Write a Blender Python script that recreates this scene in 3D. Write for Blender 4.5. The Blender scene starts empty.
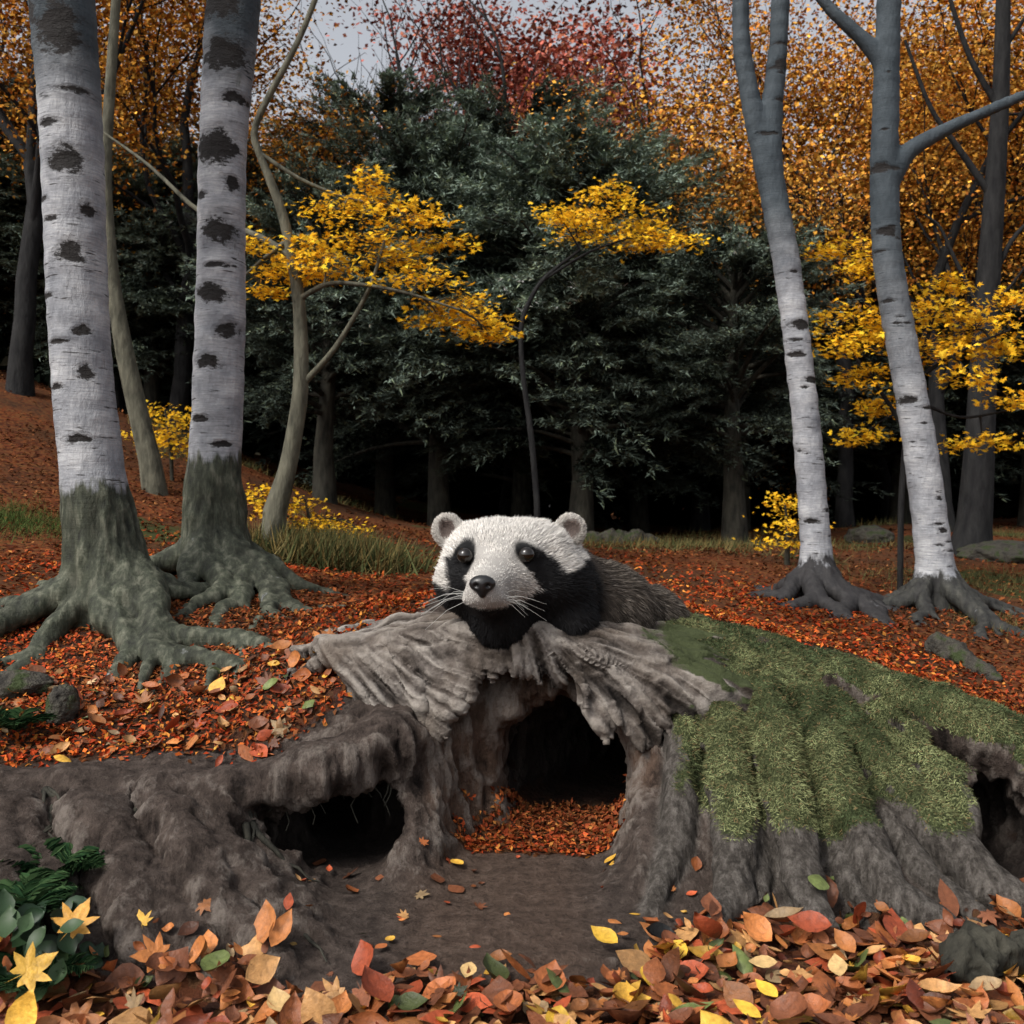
import bpy, math, random
import numpy as np
from mathutils import Vector
rng = np.random.default_rng(11)
random.seed(5)
scene = bpy.context.scene
CH = 1.6
def S(px, py, d):
    return np.array([(px-512)/1000.0*d, d, CH+(512-py)/1000.0*d])

# ------------------------------------------------------------------ noise
def _h(i, j, k, s):
    n = (i.astype(np.int64)*374761393 + j.astype(np.int64)*668265263 + k.astype(np.int64)*2147483647 + s*1274126177) & 0xffffffff
    n = ((n ^ (n >> 13))*1274126177) & 0xffffffff
    n = (n ^ (n >> 16)) & 0xffff
    return n/32767.5-1.0
def vnoise(P, s=0):
    P = np.asarray(P, dtype=np.float64)
    I = np.floor(P).astype(np.int64); F = P-I; F = F*F*(3-2*F)
    i, j, k = I[..., 0], I[..., 1], I[..., 2]; x, y, z = F[..., 0], F[..., 1], F[..., 2]
    r = 0
    for a in (0, 1):
        for b in (0, 1):
            for c in (0, 1):
                w = (x if a else 1-x)*(y if b else 1-y)*(z if c else 1-z)
                r = r+w*_h(i+a, j+b, k+c, s)
    return r
def fbm(P, o=3, s=0):
    r = 0; a = 1.0
    P = np.asarray(P, float)
    for q in range(o):
        r = r+a*vnoise(P*(2.03**q), s+q*17); a *= .5
    return r/1.75
def nrm(v):
    return v/(np.linalg.norm(v, axis=-1, keepdims=True)+1e-9)
def sst(a, b, x):
    t = np.clip((x-a)/(b-a), 0, 1); return t*t*(3-2*t)

# ------------------------------------------------------------------ mesh helpers
def make_mesh(name, V, F, mat=None, attrs=None, col=None, smooth=True, parent=None):
    V = np.asarray(V, dtype=np.float32); F = np.asarray(F, dtype=np.int32)
    me = bpy.data.meshes.new(name)
    me.vertices.add(len(V)); me.vertices.foreach_set('co', V.ravel())
    k = F.shape[1]
    me.loops.add(F.size); me.loops.foreach_set('vertex_index', F.ravel())
    me.polygons.add(len(F)); me.polygons.foreach_set('loop_start', np.arange(len(F), dtype=np.int32)*k)
    me.polygons.foreach_set('use_smooth', np.full(len(F), smooth, dtype=bool))
    me.update(calc_edges=True)
    for n, a in (attrs or {}).items():
        at = me.attributes.new(n, 'FLOAT', 'POINT'); at.data.foreach_set('value', np.asarray(a, dtype=np.float32))
    if col is not None:
        c = np.ones((len(V), 4), dtype=np.float32); c[:, :3] = col
        at = me.attributes.new('Col', 'FLOAT_COLOR', 'POINT'); at.data.foreach_set('color', c.ravel())
    ob = bpy.data.objects.new(name, me); scene.collection.objects.link(ob)
    if mat: me.materials.append(mat)
    if parent: ob.parent = parent
    return ob
def empty(name):
    e = bpy.data.objects.new(name, None); scene.collection.objects.link(e); e.empty_display_size = .1
    return e
class Acc:
    def __init__(s): s.V = []; s.F = []; s.C = []; s.n = 0
    def add(s, V, F, C=None):
        s.V.append(V); s.F.append(np.asarray(F)+s.n); s.n += len(V)
        if C is not None: s.C.append(np.broadcast_to(C, (len(V), 3)))
    def out(s, name, mat, parent=None, smooth=True):
        if not s.V: return None
        return make_mesh(name, np.concatenate(s.V), np.concatenate(s.F), mat, col=np.concatenate(s.C) if s.C else None, parent=parent, smooth=smooth)
def tube(acc, pts, rad, n=8, C=None):
    pts = np.asarray(pts, float); rad = np.asarray(rad, float)
    T = nrm(np.gradient(pts, axis=0))
    ref = np.array([0, 0, 1.0]) if abs(T[0][2]) < .8 else np.array([1.0, 0, 0])
    A = nrm(np.cross(T, ref)); B = np.cross(T, A)
    th = np.arange(n)/n*2*math.pi
    V = pts[:, None]+rad[:, None, None]*(np.cos(th)[None, :, None]*A[:, None]+np.sin(th)[None, :, None]*B[:, None])
    m = len(pts); V = V.reshape(-1, 3)
    i = np.arange(m-1)[:, None]*n; j = np.arange(n)[None]; j2 = (j+1) % n
    F = np.stack([i+j, i+j2, i+n+j2, i+n+j], -1).reshape(-1, 4)
    acc.add(V, F, C)

T_LOW = (np.array([[0, 0, 0], [.5, .27, .12], [1, 0, 0], [.5, -.27, .12]], float), np.array([[0, 2, 1], [0, 3, 2]]))
T_NEEDLE = (np.array([[0, .07, 0], [0, -.07, 0], [1, 0, 0]], float), np.array([[0, 1, 2]]))
def leaf_hi():
    xs = [0, .12, .3, .5, .7, .87, 1.0]; ws = [0, .15, .28, .31, .23, .1, 0]
    V = []
    for x, w in zip(xs, ws):
        zz = .7*(x-.5)**2
        V += [[x, w, zz+w*.55], [x, 0, zz], [x, -w, zz+w*.55]]
    F = []
    for i in range(6):
        a = i*3; b = a+3
        F += [[a, a+1, b+1], [a, b+1, b], [a+1, a+2, b+2], [a+1, b+2, b+1]]
    return np.array(V, float), np.array(F)
T_HI = leaf_hi()
def maple(ang, rr, stem=0):
    pts = []
    for a, r in zip(ang, rr): pts.append((math.cos(math.radians(a))*r, math.sin(math.radians(a))*r))
    for a, r in list(zip(ang, rr))[-2:0:-1]: pts.append((math.cos(math.radians(a))*r, -math.sin(math.radians(a))*r))
    V = [[0, 0, 0]]+[[x, y, .12*(x*x+y*y)+.08*abs(y)] for x, y in pts]
    n = len(pts)
    F = [[0, 1+i, 1+(i+1) % n] for i in range(n)]
    if stem:
        k = len(V); V += [[-.05, .02, 0], [-.05, -.02, 0], [-.75, .012, .12]]; F.append([k, k+1, k+2])
    V = np.array(V, float)*.55; V[:, 0] += .1
    return V, np.array(F)
T_MAPLE = maple([180, 150, 128, 100, 80, 58, 40, 16, 0], [.1, .5, .33, .75, .38, .9, .4, .6, 1.0])
T_MAPLE_HI = maple([180, 158, 146, 134, 122, 108, 98, 88, 78, 66, 56, 46, 36, 26, 17, 9, 0], [.12, .42, .55, .45, .4, .62, .8, .6, .45, .66, .92, .68, .45, .58, .72, .8, 1.05], 1)
def scatter(acc, P, N, size, T, col, curl=1.0, tilt=.3, D=None, wid=1.0):
    n = len(P); tv, tf = T
    N = nrm(N+tilt*rng.normal(size=(n, 3)))
    if D is None: D = rng.normal(size=(n, 3))
    b = nrm(np.cross(N, D)); t = np.cross(b, N)
    cz = np.broadcast_to(np.asarray(curl, float), (n,)); wd = np.broadcast_to(np.asarray(wid, float), (n,)); size = np.broadcast_to(np.asarray(size, float), (n,))
    V = P[:, None]+size[:, None, None]*(tv[None, :, 0:1]*t[:, None]+tv[None, :, 1:2]*wd[:, None, None]*b[:, None]+tv[None, :, 2:3]*cz[:, None, None]*N[:, None])
    m = len(tv)
    F = (tf[None]+(np.arange(n)*m)[:, None, None]).reshape(-1, 3)
    acc.add(V.reshape(-1, 3), F, np.repeat(col, m, axis=0))
def pal(cols, n, var=.25, w=None):
    c = np.array(cols, float)[rng.choice(len(cols), n, p=w)]
    return np.clip(c*(1+var*rng.normal(size=(n, 1))), .004, .95)

# ------------------------------------------------------------------ implicit volumes
class Vol:
    def __init__(s, lo, hi, h):
        s.lo = np.array(lo, float); s.h = h
        s.n = np.ceil((np.array(hi)-s.lo)/h).astype(int)+1
        s.ax = [s.lo[i]+np.arange(s.n[i])*h for i in range(3)]
        s.f = np.full(tuple(s.n), 9.0, dtype=np.float32)
    def sl(s, lo, hi):
        a = np.clip(np.floor((np.array(lo)-s.lo)/s.h).astype(int), 0, s.n); b = np.clip(np.ceil((np.array(hi)-s.lo)/s.h).astype(int)+1, 0, s.n)
        q = tuple(slice(a[i], b[i]) for i in range(3))
        X = s.ax[0][q[0]][:, None, None]; Y = s.ax[1][q[1]][None, :, None]; Z = s.ax[2][q[2]][None, None]
        return q, X, Y, Z
    def _mix(s, q, d, k, carve):
        f = s.f[q]
        if f.size == 0: return
        if carve: f = -f
        h = np.maximum(k-np.abs(f-d), 0)/k
        r = np.minimum(f, d)-h*h*k*.25
        s.f[q] = -r if carve else r
    def cap(s, a, b, ra, rb, k=.05, carve=False):
        a = np.array(a, float); b = np.array(b, float); m = max(ra, rb)+k+.03
        q, X, Y, Z = s.sl(np.minimum(a, b)-m, np.maximum(a, b)+m)
        ba = b-a; L = (ba@ba)+1e-9
        px, py, pz = X-a[0], Y-a[1], Z-a[2]
        t = np.clip((px*ba[0]+py*ba[1]+pz*ba[2])/L, 0, 1)
        d = np.sqrt((px-t*ba[0])**2+(py-t*ba[1])**2+(pz-t*ba[2])**2)-(ra+(rb-ra)*t)
        s._mix(q, d, k, carve)
    def ell(s, c, r, k=.05, carve=False):
        r = np.array(r, float); c = np.array(c, float)
        q, X, Y, Z = s.sl(c-r-k-.03, c+r+k+.03)
        l = np.sqrt(((X-c[0])/r[0])**2+((Y-c[1])/r[1])**2+((Z-c[2])/r[2])**2)
        s._mix(q, (l-1)*r.min(), k, carve)
    def chain(s, pts, rad, k=.05, carve=False):
        for i in range(len(pts)-1): s.cap(pts[i], pts[i+1], rad[i], rad[i+1], k, carve)
    def nets(s):
        f = s.f; ins = f < 0
        nx, ny, nz = f.shape
        cnt = np.zeros((nx-1, ny-1, nz-1), dtype=np.int8)
        C = [(a, b, c) for a in (0, 1) for b in (0, 1) for c in (0, 1)]
        for a, b, c in C: cnt += ins[a:nx-1+a, b:ny-1+b, c:nz-1+c]
        act = (cnt > 0) & (cnt < 8)
        I = np.argwhere(act); idx = -np.ones(act.shape, dtype=np.int64); idx[act] = np.arange(len(I))
        acc = np.zeros((len(I), 3)); num = np.zeros(len(I))
        val = {c: f[I[:, 0]+c[0], I[:, 1]+c[1], I[:, 2]+c[2]].astype(float) for c in C}
        for c in C:
            for d in range(3):
                if c[d] == 0:
                    e = list(c); e[d] = 1; e = tuple(e)
                    m = (val[c] < 0) != (val[e] < 0)
                    t = val[c][m]/(val[c][m]-val[e][m])
                    p = np.tile(np.array(c, float), (m.sum(), 1)); p[:, d] = t
                    acc[m] += p; num[m] += 1
        V = s.lo+s.h*(I+acc/num[:, None])
        Q = []
        for d in range(3):
            e1, e2 = (d+1) % 3, (d+2) % 3
            sa = [slice(None)]*3; sb = [slice(None)]*3
            sa[d] = slice(0, -1); sb[d] = slice(1, None)
            A = ins[tuple(sa)]; B = ins[tuple(sb)]
            E = np.argwhere(A != B); pos = A[E[:, 0], E[:, 1], E[:, 2]]
            ok = (E[:, e1] > 0) & (E[:, e2] > 0) & (E[:, e1] < f.shape[e1]-1) & (E[:, e2] < f.shape[e2]-1)
            E = E[ok]; pos = pos[ok]
            def g(o1, o2):
                c = E.copy(); c[:, e1] += o1; c[:, e2] += o2
                return idx[c[:, 0], c[:, 1], c[:, 2]]
            q = np.stack([g(-1, -1), g(0, -1), g(0, 0), g(-1, 0)], 1)
            q[~pos] = q[~pos][:, ::-1]
            Q.append(q)
        return V, np.concatenate(Q)
def vnormals(V, F):
    a, b, c, d = (V[F[:, i]] for i in range(4))
    n = np.cross(c-a, d-b); N = np.zeros_like(V)
    for i in range(4):
        for k in range(3): N[:, k] += np.bincount(F[:, i], weights=n[:, k], minlength=len(V))
    return nrm(N), np.linalg.norm(n, axis=1)*.5, nrm(n)

# ------------------------------------------------------------------ terrain height
CP = np.array([
 (-3.4,2.5,.02),(0,2.4,0),(3,2.4,0),(-1.9,3.2,.0),(0,3.3,0),(1.5,3.4,0),(3,3.5,0.02),
 (-1.3,3.5,0.0),(-.75,3.65,.0),(-.45,4.1,.0),(-.1,4.5,.0),(.2,4.75,.03),(.15,4.0,-.02),
 (-2.2,3.75,.2),(-1.7,3.9,.22),(-1.4,4.2,.3),(-1.05,3.88,.12),(-.78,4.28,.02),
 (-3.3,4.5,.47),(-2.36,4.6,.46),(-1.75,4.6,.48),(-1.2,4.65,.52),(-.65,4.75,.58),
 (-2.6,5.3,.64),(-1.5,5.3,.68),(-.9,5.3,.85),(-1.0,5.7,.98),(-.4,5.5,1.0),(.1,5.6,1.02),(.6,5.5,1.0),
 (1.1,5.5,.93),(1.6,5.5,.79),(2.1,5.35,.64),(2.75,5.1,.4),(1.0,4.5,.42),(1.36,3.95,.0),(.9,3.95,.0),(.5,4.3,.0),
 (.72,4.7,.34),(1.6,4.4,.27),(2.0,4.15,.02),(1.8,4.9,.5),(2.5,4.6,.2),(1.2,5.0,.74),(2.9,4.3,.02),
 (3.2,5.4,.3),(2.9,6.2,.42),(2.9,7.5,.62),(1.7,7,.82),(1.4,8,.92),(1.4,10,1.02),(2.77,9,.81),(3.8,9,.76),(4.2,8,.52),(5.5,6.5,.4),(5.5,4,.15),
 (-1,6.5,.97),(0,7,.95),(-1,9,.99),(-2.53,6.3,.97),(-2.14,7.2,1.15),(-4.1,8,1.25),(-3.8,5.8,.85),(-5.1,10,1.75),(-8.2,16,3.7),(-6.1,16,3.05),
 (-3.7,14,1.9),(-1.8,10,1.12),(-2,20,1.1),(1.2,25,1.15),(4.1,18,1.25),(10.7,22,1.3),(6.7,13,.98),(-14,22,5.5),(-10,30,4),(0,40,1.5),(18,40,1.8),(-25,38,6),
 (16,12,1.0),(14,4,.6),(-8,5,1.4),(-14,10,3.5),(-7,2,.5),(8,0,.2),(-8,-4,.3),(0,-4,0),(25,25,1.6)], float)
def _U(r2): return .5*r2*np.log(r2+1e-9)
def _tps():
    X = CP[:, :2]; n = len(X)
    K = _U(((X[:, None]-X[None])**2).sum(-1))+np.eye(n)*.002
    Pm = np.c_[np.ones(n), X]
    A = np.zeros((n+3, n+3)); A[:n, :n] = K; A[:n, n:] = Pm; A[n:, :n] = Pm.T
    return np.linalg.solve(A, np.r_[CP[:, 2], 0, 0, 0])
TW = _tps()
def H(x, y):
    x = np.asarray(x, float); y = np.asarray(y, float); sh = np.broadcast(x, y).shape
    xf = np.broadcast_to(x, sh).ravel(); yf = np.broadcast_to(y, sh).ravel()
    xc = np.clip(xf, -25, 25); yc = np.clip(yf, -5, 42)
    z = TW[-3]+TW[-2]*xc+TW[-1]*yc
    for i in range(len(CP)):
        z = z+TW[i]*_U((xc-CP[i, 0])**2+(yc-CP[i, 1])**2)
    far = np.clip((np.hypot(xf, yf-5)-2)/12, 0, 1)
    P = np.stack([xf, yf, xf*0], -1)
    z = z+.02*fbm(P*2.1, 3, 3)+far*.14*fbm(P*.45, 2, 5)
    return z.reshape(sh)
def H1(x, y): return float(H(np.array([x]), np.array([y]))[0])

# ------------------------------------------------------------------ materials
def newmat(name):
    m = bpy.data.materials.new(name); m.use_nodes = True
    nt = m.node_tree; nt.nodes.clear()
    return m, nt
class NB:
    def __init__(s, nt): s.nt = nt
    def n(s, t, **kw):
        nd = s.nt.nodes.new(t)
        for k, v in kw.items():
            if k == 'ins':
                for a, b in v.items():
                    if hasattr(b, 'is_output'): s.nt.links.new(b, nd.inputs[a])
                    else: nd.inputs[a].default_value = b
            else: setattr(nd, k, v)
        return nd
    def attr(s, nm): return s.n('ShaderNodeAttribute', attribute_name=nm)
    def noise(s, vec, sc, det=4, rough=.55): return s.n('ShaderNodeTexNoise', ins={'Vector': vec, 'Scale': sc, 'Detail': det, 'Roughness': rough}).outputs['Fac']
    def math(s, op, a, b=0.0, c=0.0, clamp=False):
        nd = s.n('ShaderNodeMath', operation=op, use_clamp=clamp)
        for i, v in enumerate((a, b, c)):
            if hasattr(v, 'is_output'): s.nt.links.new(v, nd.inputs[i])
            else: nd.inputs[i].default_value = v
        return nd.outputs[0]
    def ramp(s, fac, stops, interp='LINEAR'):
        nd = s.n('ShaderNodeValToRGB'); nd.color_ramp.interpolation = interp
        s.nt.links.new(fac, nd.inputs[0]); el = nd.color_ramp.elements
        while len(el) < len(stops): el.new(.5)
        for e, (p, c) in zip(el, stops): e.position = p; e.color = (*c, 1) if len(c) == 3 else c
        return nd.outputs[0]
    def mix(s, fac, a, b, mode='MIX'):
        nd = s.n('ShaderNodeMix', data_type='RGBA', blend_type=mode)
        for i, v in ((0, fac), (6, a), (7, b)):
            if hasattr(v, 'is_output'): s.nt.links.new(v, nd.inputs[i])
            else: nd.inputs[i].default_value = (*v, 1) if isinstance(v, tuple) and len(v) == 3 else v
        return nd.outputs[2]
    def scale(s, vec, sc): return s.n('ShaderNodeMapping', ins={'Vector': vec, 'Scale': sc}).outputs[0]
    def bump(s, h, st, dist, prev=None):
        nd = s.n('ShaderNodeBump', ins={'Height': h, 'Strength': st, 'Distance': dist})
        if prev is not None: s.nt.links.new(prev, nd.inputs['Normal'])
        return nd.outputs[0]
    def finish(s, col, rough=.8, normal=None, spec=.3, transl=0.0, diffuse=False):
        if diffuse:
            p = s.n('ShaderNodeBsdfDiffuse', ins={'Color': col})
        else:
            p = s.n('ShaderNodeBsdfPrincipled', ins={'Base Color': col if hasattr(col, 'is_output') else (*col, 1), 'Roughness': rough, 'Specular IOR Level': spec})
        if normal is not None: s.nt.links.new(normal, p.inputs['Normal'])
        o = s.n('ShaderNodeOutputMaterial'); sh = p.outputs[0]
        if transl > 0:
            t = s.n('ShaderNodeBsdfTranslucent'); s.nt.links.new(col, t.inputs[0])
            mx = s.n('ShaderNodeMixShader', ins={0: transl}); s.nt.links.new(sh, mx.inputs[1]); s.nt.links.new(t.outputs[0], mx.inputs[2]); sh = mx.outputs[0]
        s.nt.links.new(sh, o.inputs[0])

def mat_col(name, rough=.7, spec=.25, transl=0.0, nsc=0, namt=.35, bump=0.0, diffuse=False):
    m, nt = newmat(name); b = NB(nt)
    c = b.attr('Col').outputs['Color']; nm = None
    if nsc:
        geo = b.n('ShaderNodeNewGeometry').outputs['Position']
        n = b.noise(geo, nsc, 4, .65)
        k = b.math('MULTIPLY_ADD', n, namt*2, 1-namt)
        cc = b.n('ShaderNodeVectorMath', operation='SCALE', ins={0: c}); nt.links.new(k, cc.inputs['Scale']); c = cc.outputs[0]
        if bump > 0: nm = b.bump(n, bump, .01)
    b.finish(c, rough, nm, spec, transl, diffuse)
    return m
M_LEAF = mat_col('dry_leaf', .5, .35, 0.0, 42, .8, .6)
M_LITTER = mat_col('leaf_litter', diffuse=True)
M_FOL = mat_col('foliage', diffuse=True)
M_ORF = mat_col('autumn_foliage', diffuse=True)
M_YEL = mat_col('yellow_foliage', transl=.3, diffuse=True)
M_MOSS = mat_col('moss_blades', diffuse=True)
M_GREEN = mat_col('green_leaf', .5, .3, 0, 30, .3)
M_FUR = mat_col('fur', .7, .2)

def thr(b, a, nn, off=.5, k=5.0):
    v = b.math('ADD', b.attr(a).outputs['Fac'], b.math('MULTIPLY_ADD', nn, .9, -.45))
    return b.math('MULTIPLY_ADD', v, k, .5-off*k, clamp=True)
def mat_ground(name, simple=False):
    m, nt = newmat(name); b = NB(nt)
    P = b.n('ShaderNodeNewGeometry').outputs['Position']
    n2 = b.noise(P, 14, 5, .6)
    vo = b.n('ShaderNodeTexVoronoi', ins={'Vector': P, 'Scale': 26.0, 'Randomness': 1.0})
    r = b.n('ShaderNodeSeparateColor', ins={0: vo.outputs['Color']}).outputs[0]
    lit = b.ramp(r, [(0, (.035, .014, .01)), (.3, (.09, .028, .015)), (.55, (.14, .045, .018)), (.8, (.13, .06, .025)), (1, (.07, .028, .016))])
    bigN = b.noise(P, .55, 3)
    lit = b.mix(b.ramp(bigN, [(.42, (0, 0, 0)), (.62, (.75, .75, .75))]), lit, (.045, .028, .018))
    if simple:
        fm = thr(b, 'moss', n2)
        mo = b.ramp(n2, [(.3, (.022, .025, .011)), (.7, (.06, .065, .028))])
        b.finish(b.mix(fm, lit, mo), .9, None, .1, diffuse=True)
        return m
    n1 = b.noise(P, 3, 5); n3 = b.noise(P, 60, 5, .7)
    soil = b.ramp(n2, [(.25, (.022, .017, .015)), (.5, (.068, .053, .046)), (.72, (.135, .107, .092))])
    soil = b.mix(b.math('MULTIPLY', n1, .45), soil, (.09, .064, .05))
    soil = b.mix(b.math('MULTIPLY', b.attr('clay').outputs['Fac'], .75), soil, b.mix(n2, (.06, .036, .026), (.2, .128, .09)))
    st = b.noise(b.scale(P, (20, 16, 4)), 1.6, 6, .7)
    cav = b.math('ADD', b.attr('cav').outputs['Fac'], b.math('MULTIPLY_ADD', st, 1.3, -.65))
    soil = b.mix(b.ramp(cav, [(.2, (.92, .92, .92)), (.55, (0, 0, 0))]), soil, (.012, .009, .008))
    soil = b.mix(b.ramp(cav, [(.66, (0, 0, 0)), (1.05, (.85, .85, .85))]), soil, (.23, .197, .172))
    # roots of the mossy mound: grey bark
    rb = b.ramp(b.math('ADD', st, b.math('MULTIPLY', n3, .3)), [(.4, (.018, .015, .013)), (.62, (.075, .066, .058)), (.85, (.19, .172, .155))])
    soil = b.mix(b.attr('bark').outputs['Fac'], soil, rb)
    mo = b.ramp(n3, [(.3, (.02, .026, .011)), (.55, (.055, .068, .027)), (.75, (.1, .115, .048))])
    fm = thr(b, 'moss', n2); fl = thr(b, 'litter', n2)
    c = b.mix(fl, soil, lit); c = b.mix(fm, c, mo)
    c = b.mix(b.attr('hole_shade').outputs['Fac'], c, (.012, .009, .008))  # painted shade: burrow interiors blended to near-black
    nm = b.bump(n2, .7, .06); nm = b.bump(n3, .9, .02, nm); nm = b.bump(st, .8, .05, nm)
    b.finish(c, .9, nm, .15)
    return m
M_GROUND = mat_ground('mound_soil'); M_FLOOR = mat_ground('forest_floor', True)
def mat_wood():
    m, nt = newmat('weathered_wood'); b = NB(nt)
    P = b.n('ShaderNodeNewGeometry').outputs['Position']
    n = b.noise(P, 20, 5, .7); n3 = b.noise(P, 90, 3, .6)
    g = b.math('ADD', b.attr('groove').outputs['Fac'], b.math('MULTIPLY_ADD', n, .9, -.45))
    c = b.ramp(g, [(.15, (.007, .0055, .005)), (.42, (.038, .032, .028)), (.66, (.115, .1, .09)), (1.0, (.28, .255, .228))])
    c = b.mix(b.ramp(b.noise(P, 3.5, 4), [(.4, (0, 0, 0)), (.65, (.75, .75, .75))]), c, b.mix(g, (.024, .018, .014), (.11, .086, .068)))
    fm = thr(b, 'moss', n); c = b.mix(fm, c, (.045, .055, .024))
    nm = b.bump(g, .8, .025); nm = b.bump(n3, .5, .008, nm)
    b.finish(c, .85, nm, .15); return m
M_WOOD = mat_wood()

def mat_birch():
    m, nt = newmat('birch_bark'); b = NB(nt)
    P = b.n('ShaderNodeNewGeometry').outputs['Position']
    n1 = b.noise(P, 4, 5, .65); fine = b.noise(b.scale(P, (5, 5, 60)), 1.6, 4, .65); lent = b.noise(b.scale(P, (6, 6, 46)), .9, 3, .6)
    bark = b.ramp(n1, [(.28, (.14, .15, .172)), (.5, (.32, .33, .35)), (.72, (.5, .505, .515))])
    bark = b.mix(b.ramp(fine, [(.35, (.55, .55, .55)), (.6, (0, 0, 0))]), bark, (.15, .157, .175))
    bark = b.mix(b.ramp(lent, [(.31, (1, 1, 1)), (.38, (0, 0, 0))]), bark, (.035, .033, .034))
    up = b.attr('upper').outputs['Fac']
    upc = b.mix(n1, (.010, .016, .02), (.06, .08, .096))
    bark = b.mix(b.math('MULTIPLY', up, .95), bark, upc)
    wn = b.noise(b.scale(P, (1, 1, 1.8)), 9, 6, .75)
    sc = b.math('ADD', b.attr('scar').outputs['Fac'], b.math('MULTIPLY_ADD', wn, 2.6, -1.3))
    bark = b.mix(b.ramp(sc, [(.0, (0, 0, 0)), (.95, (.0, .0, .0)), (1.0, (.55, .55, .55)), (1.7, (0, 0, 0))]), bark, (.12, .118, .125))
    bark = b.mix(b.ramp(sc, [(.8, (1, 1, 1)), (1.08, (0, 0, 0))]), bark, b.mix(fine, (.004, .004, .004), (.035, .031, .03)))
    n4 = b.noise(b.scale(P, (1, 1, .35)), 18, 5, .65)
    base = b.ramp(n4, [(.3, (.016, .018, .014)), (.5, (.055, .062, .043)), (.72, (.17, .172, .13))])
    base = b.mix(b.math('MULTIPLY', b.math('SUBTRACT', 1.0, b.attr('cav').outputs['Fac']), .85), base, (.01, .01, .008))
    base = b.mix(b.attr('dark').outputs['Fac'], base, b.mix(n4, (.008, .008, .01), (.045, .042, .044)))
    n5 = b.noise(b.scale(P, (1, 1, .25)), 9, 5, .65)
    f = b.math('ADD', b.attr('base').outputs['Fac'], b.math('MULTIPLY_ADD', n5, 2.2, -1.1))
    bark = b.mix(b.ramp(f, [(.32, (0, 0, 0)), (.62, (1, 1, 1))]), bark, base)
    nm = b.bump(fine, .35, .015); nm = b.bump(n4, .6, .03, nm); nm = b.bump(b.math('MINIMUM', sc, 1.4), .6, .04, nm)
    b.finish(bark, .7, nm, .2)
    return m
M_BIRCH = mat_birch()
def mat_bark(name, dk, lt):
    m, nt = newmat(name); b = NB(nt)
    P = b.n('ShaderNodeNewGeometry').outputs['Position']
    n = b.noise(b.scale(P, (1, 1, .3)), 12, 5, .6)
    c = b.ramp(n, [(.3, dk), (.7, lt)])
    b.finish(c, .85, b.bump(n, .8, .04), .2)
    return m
M_BARK = mat_bark('tree_bark', (.011, .011, .009), (.055, .052, .04))
M_BARKL = mat_bark('pale_bark', (.035, .035, .026), (.14, .135, .1))
M_BARKD = mat_bark('dark_bark', (.006, .006, .007), (.022, .022, .022))
def mat_rock():
    m, nt = newmat('mossy_stone'); b = NB(nt)
    P = b.n('ShaderNodeNewGeometry').outputs['Position']
    n = b.noise(P, 9, 5, .6); n2 = b.noise(P, 50, 4)
    c = b.ramp(n, [(.35, (.025, .023, .02)), (.5, (.06, .055, .045)), (.62, (.035, .048, .018))])
    b.finish(c, .85, b.bump(n2, .9, .03), .2); return m
M_ROCK = mat_rock()
def mat_plain(name, c, rough, spec=.5, bump=True):
    m, nt = newmat(name); b = NB(nt)
    P = b.n('ShaderNodeNewGeometry').outputs['Position']
    n = b.noise(P, 80, 3)
    cc = b.ramp(n, [(.3, tuple(x*.7 for x in c)), (.7, c)])
    b.finish(cc, rough, b.bump(n, .15, .004) if bump else None, spec); return m
M_EYE = mat_plain('eye_gloss', (.010, .007, .005), .08, .6, False)
M_NOSE = mat_plain('nose_skin', (.012, .012, .013), .35, .5)

# ------------------------------------------------------------------ near terrain (burrow mound) as implicit surface
BX0, BX1, BY0, BY1 = -3.1, 3.3, 2.95, 6.7
vol = Vol((BX0, BY0, -.3), (BX1, BY1, 1.5), .0205)
HG = H(vol.ax[0][:, None], vol.ax[1][None, :])
gx = np.gradient(HG, vol.h, axis=0); gy = np.gradient(HG, vol.h, axis=1)
vol.f[:] = ((vol.ax[2][None, None]-HG[..., None])/np.sqrt(1+gx**2+gy**2)[..., None]).astype(np.float32)
vol.chain([(-.95, 5.55, .3), (-.3, 5.6, .32), (.3, 5.62, .34), (.85, 5.5, .26)], [.5, .64, .66, .54], .2)
vol.chain([(-3.0, 4.45, .40), (-2.4, 4.42, .39), (-1.9, 4.40, .38), (-1.5, 4.36, .37), (-1.2, 4.38, .39), (-.85, 4.48, .45), (-.6, 4.66, .52), (-.48, 4.95, .55)], [.07, .07, .07, .07, .08, .11, .12, .12], .1)
vol.chain([(-.44, 5.0, .7), (-.42, 4.95, .35), (-.45, 4.85, .0)], [.1, .07, .12], .12)
vol.chain([(.66, 5.0, .6), (.7, 4.85, .3), (.66, 4.6, .02)], [.14, .13, .16], .14)
vol.chain([(.74, 4.75, .2), (.62, 4.35, .02), (.3, 4.15, -.06)], [.16, .13, .08], .12)
def hz(pts, r, lift=.35):
    return [(p[0], p[1], H1(p[0], p[1])+r[i]*lift) for i, p in enumerate(pts)]
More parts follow.
